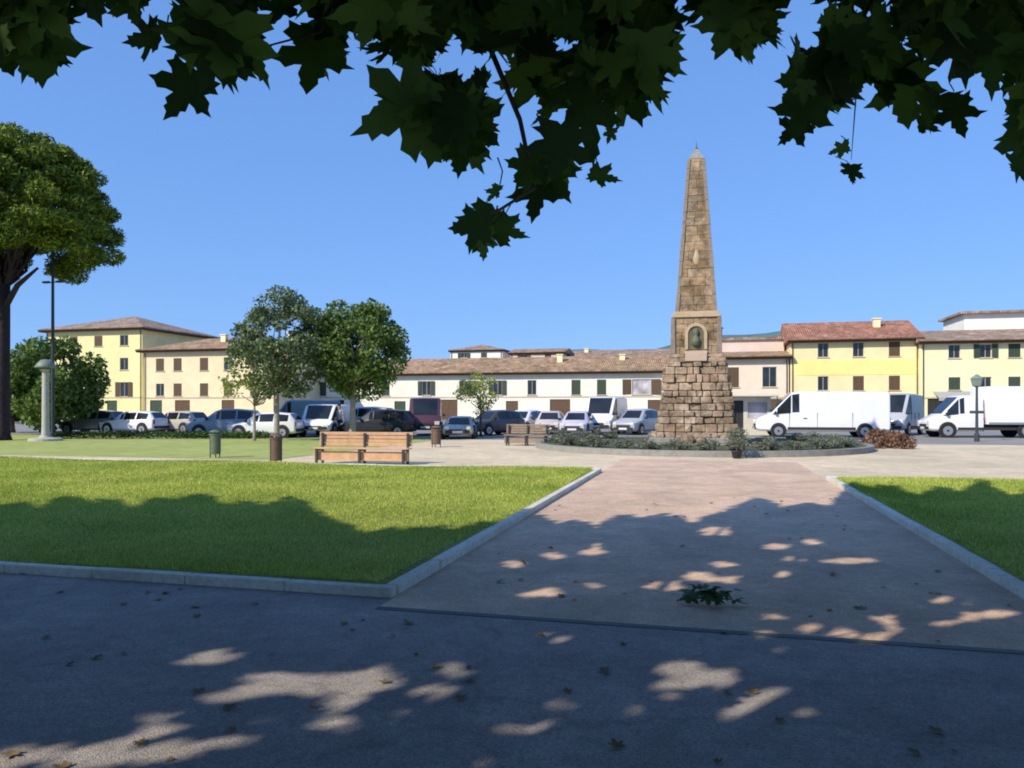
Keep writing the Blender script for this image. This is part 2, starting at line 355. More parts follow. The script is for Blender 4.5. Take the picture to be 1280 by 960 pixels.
so.rotation_euler = Vector((SUN_H[0]*math.cos(SUN_EL), SUN_H[1]*math.cos(SUN_EL), -math.sin(SUN_EL))).to_track_quat('-Z', 'Y').to_euler()
so.location = (-20, -30, 40)
cam = bpy.data.cameras.new('camera'); co = bpy.data.objects.new('camera', cam); COL.objects.link(co); S.camera = co
cam.sensor_width = 36; cam.lens = 27; cam.shift_y = 30/1280; cam.clip_end = 6000; cam.clip_start = .05
co.location = (0, 0, EYE); co.rotation_euler = (R(90), 0, YAW)
S.view_settings.view_transform = 'Standard'; S.view_settings.look = 'None'; S.view_settings.exposure = 0
S.render.engine = 'CYCLES'
try: S.cycles.filter_width = 1.9; S.cycles.transparent_max_bounces = 8
except Exception: pass

# ------------------------------------------------------------------ the ground
def sheet(name, x0, x1, y0, y1, z, m, n=1):
    mb = MB(); mb.add([(x0, y0, z), (x1, y0, z), (x1, y1, z), (x0, y1, z)], [(0, 1, 2, 3)])
    return tag(mb.build(name, m), kind='structure')
PX = 2.56
sheet('ground', -3500, 3500, -3500, 3500, -.012, 'terrain')
sheet('plaza', -60, 60, 5.72, 37.5, -.004, 'plaza')
sheet('road', -140, 120, 37.5, 84, 0, 'road')
mb = MB(); mb.add([(-60, -30, 0), (60, -30, 0), (60, 5.66, 0), (-60, 5.66, 0), (-60, 6.04, 0), (-PX, 6.04, 0), (-PX, 5.66, 0), (PX, 5.66, 0), (PX, 6.04, 0), (60, 6.04, 0)], [(0, 1, 2, 7, 6, 3), (3, 6, 5, 4), (7, 2, 9, 8)])
tag(mb.build('pavement', 'asphalt'), kind='structure')
sheet('path', -PX, PX, 5.72, 24, 0.0, 'path')
sheet('drain_joint', -PX, PX, 5.65, 5.73, .004, 'iron')
LY0, LY1, RY1 = 6.08, 19.2, 18.3
def kerb(name, x0, x1, y0, y1, label):
    mb = MB(); w_ = .12; h = .085
    def run(ax0, ay0, ax1, ay1):
        L = math.hypot(ax1-ax0, ay1-ay0); n = max(1, int(L/1.0)); 
        for i in range(n):
            a, b = i/n, (i+1)/n-.008/L
            p = (ax0+(ax1-ax0)*a, ay0+(ay1-ay0)*a); q = (ax0+(ax1-ax0)*b, ay0+(ay1-ay0)*b); j = random.uniform(-.006, .006)
            if abs(ax1-ax0) > abs(ay1-ay0): mb.box(p[0], q[0], ay0-w_/2+j, ay0+w_/2+j, -.02, h+j)
            else: mb.box(ax0-w_/2+j, ax0+w_/2+j, p[1], q[1], -.02, h+j)
    run(x0-w_/2, y0, x1+w_/2, y0); run(x0-w_/2, y1, x1+w_/2, y1)
    run(x0, y0+w_/2+.005, x0, y1-w_/2-.005); run(x1, y0+w_/2+.005, x1, y1-w_/2-.005)
    tag(mb.build(name, 'kerb', bevel=.012), label, 'kerb', kind='structure')
kerb('lawn_kerb', -45, -PX-.07, LY0, LY1, 'pale concrete kerb around the left lawn')
kerb('lawn_kerb', PX+.07, 45, LY0, RY1, 'pale concrete kerb around the right lawn')
def lawn(x0, x1, y0, y1):
    nx, ny = 60, 20; vs = []; fs = []
    for j in range(ny+1):
        for i in range(nx+1):
            x = x0+(x1-x0)*i/nx; y = y0+(y1-y0)*j/ny
            e = 0 if i in (0, nx) or j in (0, ny) else 1
            vs.append((x, y, .055+e*(.03*math.sin(x*.7+1)*math.cos(y*.5)+.02)))
    for j in range(ny):
        for i in range(nx): a = j*(nx+1)+i; fs.append((a, a+1, a+nx+2, a+nx+1))
    mb = MB(); mb.add(vs, fs); tag(mb.build('lawn_ground', 'lawn', smooth=True), kind='structure')
lawn(-45, -PX-.13, LY0+.06, LY1-.06); lawn(PX+.13, 45, LY0+.06, RY1-.06)
def grass(x0, x1, y0, y1, n, label):
    x = rng.uniform(x0, x1, n*3); y = y0+(y1-y0)*rng.uniform(0, 1, n*3)**1.5
    d = FW[0]*x+FW[1]*y; l = RT[0]*x+RT[1]*y; px = 640+F*l/np.maximum(d, .1)
    k = (px > -160) & (px < 1440); x = x[k][:n]; y = y[k][:n]; d = d[k][:n]; n = len(x)
    s = np.clip(d/8, .8, 2.0); h = rng.uniform(.022, .05, n)*(.75+.25*s); wd = .007*s
    z = .055+.03*np.sin(x*.7+1)*np.cos(y*.5)+.012
    a = rng.uniform(0, 2*np.pi, n); lean = rng.uniform(.0, .03, n); b = rng.uniform(0, 2*np.pi, n)
    ex = np.cos(a)*wd/2; ey = np.sin(a)*wd/2
    V = np.stack([np.stack([x-ex, y-ey, z], 1), np.stack([x+ex, y+ey, z], 1), np.stack([x+np.cos(b)*lean, y+np.sin(b)*lean, z+h], 1)], 1).reshape(-1, 3)
    o = np_mesh('grass', V, np.arange(3*n).reshape(n, 3), 'grass'); tag(o, label, 'grass', kind='stuff')
grass(-30, -PX-.2, LY0+.1, LY1-.1, 330000, 'short mown grass of the left lawn')
grass(PX+.2, 16, LY0+.1, RY1-.1, 130000, 'short mown grass of the right lawn')
# verge beyond the plaza, and distant hills
M['verge'] = rough_mat('dry_verge', (.38, .43, .12), scale=1.5, var=.3, big=(.3, (.9, .86, .8)))
sheet('verge', -60, -13, 21.2, 37.3, .002, 'verge')
vs = []; fs = []; n = 160
for i in range(n+1):
    x = -3200+6400*i/n; h = 150+34*math.sin(x*.0023+1.2)+16*math.sin(x*.0071)+7*math.sin(x*.019+2)
    vs += [(x, 1700, -1), (x, 2000, h*.62+6*math.sin(x*.03)), (x, 2300, h*1.12)]
for i in range(n):
    a = i*3; fs += [(a, a+3, a+4, a+1), (a+1, a+4, a+5, a+2)]
mb = MB(); mb.add(vs, fs); tag(mb.build('hills', 'hill', smooth=True), kind='structure')

# ------------------------------------------------------------------ monument
mx_, my_ = at_depth(870.5, 31.5)
mon = empty('obelisk_monument', (mx_, my_, 0)); tag(mon, 'tall tapering stone obelisk on a rough masonry base in the middle of the square', 'obelisk')
mb = MB(); mb.box(-2.05, 2.05, -2.05, 2.05, 0, .22); mb.build('lower_step', 'stone_grey', mon, bevel=.03)
mb = MB(); mb.box(-1.78, 1.78, -1.78, 1.78, .22, .44); mb.build('upper_step', 'stone_grey', mon, bevel=.03)
mb = MB(); z = .44; ci = 0
while z < 3.35:              # courses of rough blocks
    h = random.uniform(.2, .34); h = min(h, 3.45-z); u = (z-.44)/2.95
    hw = 1.50-.40*u
    mb.box(-hw+.12, hw-.12, -hw+.12, hw-.12, z, z+h)
    for side in range(4):
        s = -hw; 
        while s < hw-.02:
            wd = random.uniform(.22, .6); e = min(hw, s+wd)
            if hw-e < .18: e = hw
            pr = random.uniform(-.03, .15); zt = z+h-.015
            b = MB(); b.box(s+.01, e-.01, -hw-pr, -hw+.25, z+.005, zt)
            vv = []
            for (x_, y_, z_) in b.v:
                x_ += random.uniform(-.02, .02); z_ += random.uniform(-.015, .015); 
                if y_ < -hw+.1: y_ += random.uniform(-.03, .05)
                a = side*math.pi/2; vv.append((x_*math.cos(a)-y_*math.sin(a), x_*math.sin(a)+y_*math.cos(a), z_))
            mb.add(vv, b.f); s = e
    z += h
bo = mb.build('rough_base', 'stone_base', mon, bevel=.035)
mb = MB()                    # tumbled boulders about the foot
for i in range(44):
    a = 2*math.pi*i/44+random.uniform(-.08, .08); rr = random.uniform(1.48, 1.72); r_ = random.uniform(.12, .28)
    k = 8; c = (rr*math.cos(a)*1.08, rr*math.sin(a)*1.08, .44+r_*.2 if rr < 1.66 else .3+r_*.3); rows = []
    vs = []; fs = []
    for ii in range(5):
        th = math.pi*(ii+.5)/5
        for kk in range(k):
            q = r_*random.uniform(.8, 1.15); vs.append((c[0]+q*math.sin(th)*math.cos(2*math.pi*kk/k), c[1]+q*math.sin(th)*math.sin(2*math.pi*kk/k), c[2]+q*.8*math.cos(th)))
    for ii in range(4):
        for kk in range(k): k2 = (kk+1) % k; fs.append((ii*k+kk, ii*k+k2, (ii+1)*k+k2, (ii+1)*k+kk))
    fs.append(tuple(range(k))); fs.append(tuple(range(4*k, 5*k))[::-1]); mb.add(vs, fs)
mb.build('foot_boulders', 'stone_base', mon)
mb = MB(); face_blocks(mb, 1.12, 1.09, 3.42, 3.6, .3, .7, pr=.06); face_blocks(mb, 1.05, 1.02, 3.6, 3.76, .3, .7, pr=.04); mb.build('base_cornice', 'stone_base', mon, bevel=.03)
# plinth with arched niche on each visible face
mb = MB(); z = 3.76
while z < 5.2:
    h = min(random.uniform(.24, .34), 5.22-z); face_blocks(mb, .94-.05*(z-3.76)/1.46, .94-.05*(z+h-3.76)/1.46, z, z+h, .3, .6, pr=.01); z += h
mb.build('plinth', 'stone_shaft', mon, bevel=.02)
for sx in (-1, 1):
    for sy in (-1, 1): mb = MB(); mb.box(sx*.9-.10, sx*.9+.10, sy*.9-.10, sy*.9+.10, 3.76, 5.20, .8, .8); mb.build('pilaster', 'stone_edge', mon, bevel=.015)
mb = MB(); yq = -.94; n = 14; rin, rout = .31, .43; zc = 4.55; vs = []; fs = []
pts = [(-1, -.62)]+[(math.cos(math.pi-math.pi*i/n), math.sin(math.pi-math.pi*i/n)) for i in range(n+1)]+[(1, -.62)]
for (cx_, sz_) in pts:
    for rr in (rin, rout):
        zq = zc+(sz_*rr if sz_ >= 0 else sz_); xq = cx_*rr
        vs.append((xq, yq-.07, zq)); vs.append((xq, yq+.1, zq))
for i in range(len(pts)-1):
    a = i*4; fs += [(a, a+4, a+6, a+2), (a, a+1, a+5, a+4), (a+2, a+6, a+7, a+3)]
mb.add(vs, fs); mb.build('niche_arch', 'stone_cream', mon)
mb = MB(); poly = [(-rin, zc-.62)]+[(rin*math.cos(math.pi-math.pi*i/n), zc+rin*math.sin(math.pi-math.pi*i/n)) for i in range(n+1)]+[(rin, zc-.62)]
mb.add([(x_, yq-.02, z_) for x_, z_ in poly]+[(x_, yq+.1, z_) for x_, z_ in poly], [tuple(range(len(poly)))]+[(i, i+1, len(poly)+i+1, len(poly)+i) for i in range(len(poly)-1)])
nich = mb.build('niche', 'stone_dark', mon)
mb = MB(); mb.ring([(.02, 4.05), (.15, 4.1), (.17, 4.3), (.11, 4.42), (.07, 4.47), (.11, 4.55), (.12, 4.64), (.07, 4.74), (.01, 4.76)], 12, (0, yq-.04)); mb.build('relief_figure', 'bronze', mon, smooth=True)
mb = MB(); mb.box(-.44, .44, -1.12, -.94, 3.765, 3.87); mb.box(-.42, .42, -1.2, -1.1, 3.46, 3.765); mb.build('plaque', 'marble', mon, bevel=.01)
mb = MB(); mb.box(-.97, .97, -.97, .97, 5.22, 5.33); mb.box(-.88, .88, -.88, .88, 5.33, 5.47); mb.build('plinth_cornice', 'stone_cream', mon, bevel=.02)
# tapering shaft in courses
mb = MB(); z = 5.47; ztop = 11.75
while z < ztop-.02:
    h = min(random.uniform(.26, .42), ztop-z)
    f0 = .77-(.77-.30)*(z-5.47)/(ztop-5.47); f1 = .77-(.77-.30)*(z+h-5.47)/(ztop-5.47); j = random.uniform(-.012, .012)
    f0 += j; f1 += j
    face_blocks(mb, f0, f1, z, z+h, .3, .75); z += h
mb.build('shaft', 'stone_shaft', mon, bevel=.015)
for sx in (-1, 1):
    for sy in (-1, 1):
        z = 5.47; mb = MB()
        while z < ztop-.3:
            h = random.uniform(.4, .8); h = min(h, ztop-z); f0 = .745-(.745-.285)*(z-5.47)/(ztop-5.47); f1 = .745-(.745-.285)*(z+h-5.47)/(ztop-5.47)
            wd = .06; q = random.uniform(0, .02)
            b = MB().box(-wd-q, wd+q, -wd-q, wd+q, z, z+h-.01); vv = []
            for (x_, y_, z_) in b.v:
                f = f0 if z_ < z+.01 else f1; vv.append((x_+sx*f, y_+sy*f, z_))
            mb.add(vv, b.f); z += h
        mb.build('edge_moulding', 'stone_edge', mon, bevel=.01)
mb = MB()                    # carved reliefs down the front of the shaft
for (zr, wr, hr) in [(7.6, .2, .5)]:
    fy = -(.77-(.77-.30)*(zr-5.47)/(ztop-5.47)); mb.ring([(.01, zr-hr), (wr*.7, zr-hr*.8), (wr, zr), (wr*.6, zr+hr*.7), (.01, zr+hr)], 10, (random.uniform(-.04, .04), fy+wr*.65))
mb.build('carved_relief', 'stone_cream', mon, smooth=True)
mb = MB(); mb.box(-.31, .31, -.31, .31, 11.75, 12.2, .16, .16); mb.build('pyramidion', 'stone_grey', mon)
mb = MB(); mb.ring([(.04, 12.18), (.07, 12.22), (.035, 12.3), (.02, 12.42), (.004, 12.58)], 10); mb.build('finial', 'bronze', mon, smooth=True)

# round bed about it
RB = 6.5
bed = empty('flower_bed', (mx_, my_, 0)); tag(bed, 'round raised bed with a grey stone rim encircling the obelisk', 'flower bed')
mb = MB(); n = 64; vs = []; fs = []
for k in range(n):
    a = 2*math.pi*k/n
    for r_, z_ in ((RB+.12, 0), (RB+.12, .2), (RB-.12, .2), (RB-.12, 0)): vs.append((r_*math.cos(a), r_*math.sin(a), z_))
for k in range(n):
    k2 = (k+1) % n
    for i in range(3): fs.append((k*4+i, k2*4+i, k2*4+i+1, k*4+i+1))
mb.add(vs, fs); mb.build('stone_rim', 'stone_grey', bed)
mb = MB(); vs = [(0, 0, .2)]+[((RB-.12)*math.cos(2*math.pi*k/n), (RB-.12)*math.sin(2*math.pi*k/n), .16) for k in range(n)]
mb.add(vs, [(0, 1+k, 1+(k+1) % n) for k in range(n)]); mb.build('soil', 'soil', bed)
def shrub(name, label, cat, x, y, r, h, mat, n, L=.09, W=.05, z0=0, group=None, stem=True, bark='bark'):
    t = empty(name, (x, y, z0)); tag(t, label, cat, group)
    cl = ellipse_clumps((0, 0, h*.55), (r, r, h*.5), 9, r*.42, .8, -.8)
    P = np.concatenate([blob_points(c, q, n//9, .1) for c, q in cl]); P[:, 2] = np.abs(P[:, 2]); V, Fc = leaf_cards(P, L, W); np_mesh('foliage', V, Fc, mat, t)
    mb = MB(); branch_tree(mb, (0, 0, -.02), [c for c, q in cl[:6]], .02+.02*r, .03); mb.build('stem', bark, t)
    return t
proto = shrub('low_shrub', 'rounded grey green shrub planted along the rim of the round bed', 'shrub', 0, 0, .48, .5, 'lavender', 700, z0=.24, group='grey green shrubs in the round bed')
first = True
for k in range(34):
    a = 2*math.pi*k/34; r_ = RB-.85-.25*(k % 2)
    if math.sin(a) > .75: continue
    o = proto if first else copy_tree(proto); first = False
    o.location = (mx_+r_*math.cos(a)+random.uniform(-.1, .1), my_+r_*math.sin(a)+random.uniform(-.1, .1), .16); o.rotation_euler = (0, 0, random.uniform(0, 6)); o.scale = [random.uniform(.8, 1.2), random.uniform(.8, 1.2), random.uniform(.55, .9)]
    o['label'] = 'rounded grey green shrub planted along the rim of the round bed'; o['group'] = 'grey green shrubs in the round bed'
xa, ya = on_ground(921, 573)
# loose shrub in a dark pot standing before the bed
pot = empty('potted_plant', (xa, ya, 0)); tag(pot, 'small pale leafed bush in a dark pot standing before the obelisk bed', 'potted plant')
MB().ring([(.11, 0), (.13, .02), (.16, .2), (.18, .21), (.18, .25), (.15, .25), (.13, .21)], 14).build('pot', 'plastic', pot, smooth=True)
P = blob_points((0, 0, .66), (.42, .42, .36), 420, .1); V, Fc = leaf_cards(P, .10, .05); np_mesh('foliage', V, Fc, 'lavender', pot)
mb = MB(); branch_tree(mb, (0, 0, .25), [(random.uniform(-.3, .3), random.uniform(-.3, .3), random.uniform(.6, 1.05)) for _ in range(9)], .015, .03); mb.build('stem', 'bark', pot)

# ------------------------------------------------------------------ buildings
win_cache = {}
def add_window(parent, x, z0, z1, w_, rec=.16, shut='sh_green', glass='winglass', op=True, sill=True):
    h = z1-z0; key = (round(w_, 2), round(h, 2), shut, glass, op)
    if key not in win_cache:
        f = MB(); t = .06
        f.box(-w_/2, -w_/2+t, rec-.05, rec, 0, h); f.box(w_/2-t, w_/2, rec-.05, rec, 0, h); f.box(-w_/2+t, w_/2-t, rec-.05, rec, 0, t); f.box(-w_/2+t, w_/2-t, rec-.05, rec, h-t, h); f.box(-.03, .03, rec-.047, rec-.003, t, h-t)
        g = MB(); g.box(-w_/2+.01, w_/2-.01, rec-.02, rec-.012, .01, h-.01)
        sh = MB(); sw = w_/2; 
        sh.box(0, sw, -.045, 0, 0, h)
        for i in range(int(h/.12)): sh.box(.06, sw-.06, -.058, -.045, .06+i*.12, .12+i*.12)
        sl = MB(); sl.box(-w_/2-.1, w_/2+.1, -.1, 0.02, -.08, -.0)
        win_cache[key] = (f.mesh('window', 'frame'), g.mesh('pane', glass), sh.mesh('shutter', shut) if shut else None, sl.mesh('sill', 'trim'))
    f, g, sh, sl = win_cache[key]
    def mk(n, me, p, loc=(0, 0, 0), rz=0):
        o = bpy.data.objects.new(n, me); COL.objects.link(o); o.parent = p; o.location = loc; o.rotation_euler = (0, 0, rz); return o
    wo = mk('window', f, parent, (x, 0, z0)); mk('pane', g, wo)
    if sill: mk('sill', sl, wo)
    if sh and op != 'bare':
        if op == 'closed': mk('shutter', sh, wo, (-w_/2, .06, 0)); mk('shutter', sh, wo, (0, .06, 0))
        else: mk('shutter', sh, wo, (w_/2+.02, -.02, 0), R(-6)); o = mk('shutter', sh, wo, (-w_/2-.02-w_/2, -.05, 0), R(5))
    return wo
def facade(mb, x0, x1, z0, z1, ops, rec=.2):
    xs = sorted({x0, x1, *[o[0] for o in ops], *[o[1] for o in ops]}); zs = sorted({z0, z1, *[o[2] for o in ops], *[o[3] for o in ops]})
    for i in range(len(xs)-1):
        for j in range(len(zs)-1):
            cx, cz = (xs[i]+xs[i+1])/2, (zs[j]+zs[j+1])/2
            if any(o[0] < cx < o[1] and o[2] < cz < o[3] for o in ops): continue
            mb.add([(xs[i], 0, zs[j]), (xs[i+1], 0, zs[j]), (xs[i+1], 0, zs[j+1]), (xs[i], 0, zs[j+1])], [(0, 1, 2, 3)])
    for a, b, c, d in ops:
        for q in ([(a, 0, c), (a, rec, c), (a, rec, d), (a, 0, d)], [(b, 0, c), (b, 0, d), (b, rec, d), (b, rec, c)], [(a, 0, d), (a, rec, d), (b, rec, d), (b, 0, d)], [(a, 0, c), (b, 0, c), (b, rec, c), (a, rec, c)], [(a, rec, c), (b, rec, c), (b, rec, d), (a, rec, d)]):
            mb.add(q, [(0, 1, 2, 3)])
def roof_part(root, x0, x1, y0, y1, ze, zr, m, ov=.7, kind='gable', chim=()):
    X0, X1, Y0, Y1 = x0-(.35 if kind == 'gable' else ov), x1+(.35 if kind == 'gable' else ov), y0-ov, y1+ov; t = .16; ym = (Y0+Y1)/2
    hx = 0 if kind == 'gable' else min((Y1-Y0)/2, (X1-X0)/2*.98)
    vs = [(X0, Y0, ze), (X1, Y0, ze), (X1, Y1, ze), (X0, Y1, ze), (X0+hx, ym, zr), (X1-hx, ym, zr)]
    vs += [(a, b, c+t) for a, b, c in vs]
    fs = [(6, 7, 11, 10), (8, 9, 10, 11), (9, 6, 10), (7, 8, 11), (0, 1, 7, 6), (1, 2, 8, 7), (2, 3, 9, 8), (3, 0, 6, 9)]
    mb = MB(); mb.add(vs, fs); ro = mb.build('roof', m, root)
    mb = MB(); mb.box(X0+.02, X1-.02, Y0+.04, Y1-.04, ze-.22, ze-.01); mb.build('eave', 'eave', root)
    mb = MB(); mb.tube([(X0, Y0-.06, ze+.0), (X1, Y0-.06, ze+.0)], [.07, .07], 8); mb.build('gutter', 'eave', ro)
    if kind == 'gable':
        mb = MB(); e = .0
        for xx in (x0, x1): mb.add([(xx, y0, ze), (xx, y1, ze), (xx, ym, zr)], [(0, 1, 2)])
        mb.build('gable_wall', root['wm'], root)
    for (cx, cyf, hgt) in chim:
        mb = MB(); zb = ze+(zr-ze)*.3; mb.box(cx-.35, cx+.35, y0+(y1-y0)*cyf-.3, y0+(y1-y0)*cyf+.3, zb, zr+hgt); mb.box(cx-.45, cx+.45, y0+(y1-y0)*cyf-.4, y0+(y1-y0)*cyf+.4, zr+hgt, zr+hgt+.12); mb.build('chimney', 'w_pale', ro)
def building(name, label, cat, px0, px1, Y, dep, eave_py, ridge_py, rows, cols, wall, roof='roof_brown', kind='gable', shut='sh_green', chim=(), ww=1.1, doors=(), group=None, flat=False, band=None, ov=.7):
    xa, xb = row_x(px0, Y), row_x(px1, Y); cx = (xa+xb)/2
    root = empty(name, (cx, Y, 0)); tag(root, label, cat, group); root['wm'] = wall
    pm = (px0+px1)/2; ze = zz(eave_py, cx, Y); hw = (xb-xa)/2
    ops = []; wins = []
    for (r0, r1) in rows:
        for c in cols:
            c2 = c if isinstance(c, tuple) else (c, ww, shut, 'winglass')
            x = row_x(c2[0], Y)-cx; z1, z0 = zz(r0, cx+x, Y), zz(r1, cx+x, Y)
            # keep storeys level on the building: use central depth
            z1 = zz(r0, cx, Y); z0 = zz(r1, cx, Y)
            ops.append((x-c2[1]/2, x+c2[1]/2, z0, z1)); wins.append((x, z0, z1, c2))
    dd = []
    for (c, w_, h) in doors:
        x = row_x(c, Y)-cx; ops.append((x-w_/2, x+w_/2, 0.02, h)); dd.append((x, w_, h))
    mb = MB(); facade(mb, -hw, hw, 0, ze, ops)
    for q in ([(hw, 0, 0), (hw, dep, 0), (hw, dep, ze), (hw, 0, ze)], [(hw, dep, 0), (-hw, dep, 0), (-hw, dep, ze), (hw, dep, ze)], [(-hw, dep, 0), (-hw, 0, 0), (-hw, 0, ze), (-hw, dep, ze)]):
        mb.add(q, [(0, 1, 2, 3)])
    mb.build('wall', wall, root)
    for (x, z0, z1, c2) in wins: add_window(root, x, z0, z1, c2[1], shut=c2[2], glass=c2[3], op=random.choice(['bare', 'bare', 'closed', 'closed', True]) if c2[3] == 'winglass' else True)
    for (x, w_, h) in dd:
        m2 = MB(); m2.box(-w_/2+.005, w_/2-.005, .10, .15, 0.025, h-.01); m2.box(-w_/2+.1, -.03, .085, .10, .2, h-.2); m2.box(.03, w_/2-.1, .085, .10, .2, h-.2)
        o = m2.build('door', random.choice(['door', 'sh_green', 'plastic']), root, loc=(x, 0, 0)); MB().ring([(.02, 1.0), (.03, 1.03), (.02, 1.06)], 8, (0.06, .06)).build('handle', 'rim', o)
    for sd in (-1, 1): MB().tube([(sd*(hw-.22), -.1, 0), (sd*(hw-.22), -.1, ze-.35), (sd*(hw-.22), -ov*.9, ze-.05)], [.05, .05, .05], 6).build('downpipe', 'eave', root)
    zr = zz(ridge_py, cx, Y+dep*.5)
    if not flat: roof_part(root, -hw, hw, 0, dep, ze, zr, roof, kind=kind, chim=chim, ov=ov)
    if band:
        z1 = zz(band[0], cx, Y); z0 = zz(band[1], cx, Y); MB().box(-hw+band[3], hw-band[4], -.03, -.003, z0, z1).build('painted_band', band[2], root)
    zs = zz(497, cx, Y) if ze > 7 else 3.0
    MB().box(-hw+.01, hw-.01, -.05, -.003, zs-.08, zs+.08).build('string_course', 'trim', root)
    return root, cx, hw, ze
building('yellow_apartment_house', 'four storey yellow apartment house with a hipped tiled roof at the far left', 'house', 58, 178, 86, 15, 412, 397, [(420, 433), (448, 463), (478, 496)], [92, 123, 155], 'w_yellow', 'roof_grey', 'hip', 'sh_brown', doors=[(100, 1.6, 2.6), (140, 1.6, 2.6)], ww=1.3)
building('cream_townhouse', 'cream three storey house with brown tiled roof right of the tallest yellow one', 'house', 180, 345, 84, 11, 437, 424, [(447, 463), (479, 495)], [200, 222, 255, 285, 318], 'w_cream', 'roof_brown', 'hip', 'sh_brown', doors=[(195, 1.8, 2.6), (228, 2.2, 2.6), (285, 1.8, 2.6)], chim=((0, .3, .3), (9, .4, .5)), ww=1.2)
building('long_white_house', 'long low white two storey terrace under one brown tiled roof in the middle', 'house', 348, 846, 95, 11, 467, 449, [(476, 494)], [372, 403, 436, 482, 533, 585, 622, 665, 720, 752, (802, 2.3, 'sh_brown', 'winglass_lilac')], 'w_white', 'roof_brown', 'gable', 'sh_green', doors=[(360, 1.6, 2.5), (420, 2.4, 2.7), (500, 1.6, 2.5), (560, 2.6, 2.7), (640, 1.6, 2.5), (700, 2.6, 2.7), (775, 1.6, 2.5), (820, 2, 2.6)], chim=((-14, .35, .1), (12, .3, .2), (20, .35, .1)), ww=1.15)
building('white_house_behind', 'white house with pale roof standing behind the long low terrace', 'house', 563, 628, 128, 9, 438, 432, [(441, 447)], [580, 605], 'w_whiter', 'roof_grey', 'hip', 'sh_green', ov=.3)
building('rose_house_behind', 'pale rose walled house showing above the terrace roof, right of the white one', 'house', 638, 704, 126, 9, 441, 437, [(443, 448)], [655, 685], 'w_rose', 'roof_brown', 'gable', 'sh_brown', ov=.3)
building('brown_roofed_house_behind', 'brown roofed low house behind the terrace, left of the obelisk', 'house', 712, 838, 130, 10, 446, 438, [(448, 453)], [735, 770, 810], 'w_cream', 'roof_grey', 'gable', 'sh_brown', chim=((-6, .3, .2),))
r, cx, hw, ze = building('beige_house', 'beige two storey house with set back attic, just right of the obelisk', 'house', 872, 986, 90, 9, 447, 441, [(459, 484)], [888, 915, 962], 'w_pink', 'roof_brown', 'gable', 'sh_brown', doors=[(900, 1.8, 2.6), (935, 2.4, 2.7), (970, 1.6, 2.6)], ww=1.5)
# attic of the beige house
zt = zz(425, cx, 94); mb = MB(); mb.box(-hw+.2, hw-.1, 4.2, 12, ze-.5, zt); mb.build('attic_wall', 'w_rose', r); mb = MB(); mb.box(-hw-.1, hw+.1, 3.9, 12.4, zt, zt+.3); mb.build('attic_roof', 'roof_grey', r)
mb = MB(); mb.box(-hw+2.2, -hw+2.8, 5, 5.6, zt+.3, zt+1.5); mb.box(-hw+2.1, -hw+2.9, 4.9, 5.7, zt+1.5, zt+1.65); mb.build('chimney', 'eave', r)
building('golden_house', 'three storey house with golden yellow band and red tiled roof', 'house', 988, 1149, 90, 12, 425, 404, [(428, 446), (470, 488)], [1029, 1073, 1118], 'w_peach', 'roof_red', 'gable', 'sh_brown', doors=[(1010, 2.2, 2.7), (1050, 2.2, 2.7), (1100, 2.2, 2.7), (1130, 1.3, 2.5)], ww=1.1, band=(449.5, 468.5, 'w_bright', .45, .02), chim=((3, .3, .1),))
r, cx, hw, ze = building('pale_yellow_house', 'pale yellow three storey house with a white rooftop storey at the far right', 'house', 1151, 1345, 89, 12, 426, 414, [(430, 447), (471, 487)], [1193, 1232, 1268, 1310], 'w_pale', 'roof_grey', 'gable', 'sh_green', doors=[(1170, 1.6, 2.6), (1215, 2.4, 2.7), (1255, 2.4, 2.7), (1300, 2, 2.6)], ww=1.1)
xs0 = row_x(1206, 95)-cx; zt = zz(392, cx, 95); mb = MB(); mb.box(xs0, hw-.2, 6.2, 14, ze-.2, zt); mb.build('rooftop_storey', 'w_whiter', r); mb = MB(); mb.box(xs0-.5, hw+.2, 5.6, 14.4, zt, zt+.25); mb.build('rooftop_slab', 'roof_grey', r)
for wpx in (1228, 1258, 1290):
    pass
xaw0, xaw1 = row_x(1166, 89)-cx, row_x(1290, 89)-cx; za = zz(489, cx, 89)
mb = MB(); mb.add([(xaw0, -.06, za), (xaw1, -.06, za), (xaw1, -2.2, za-.7), (xaw0, -2.2, za-.7), (xaw0, -2.2, za-1.0), (xaw1, -2.2, za-1.0)], [(0, 1, 2, 3), (3, 2, 5, 4)]); mb.build('awning', 'awning', r)

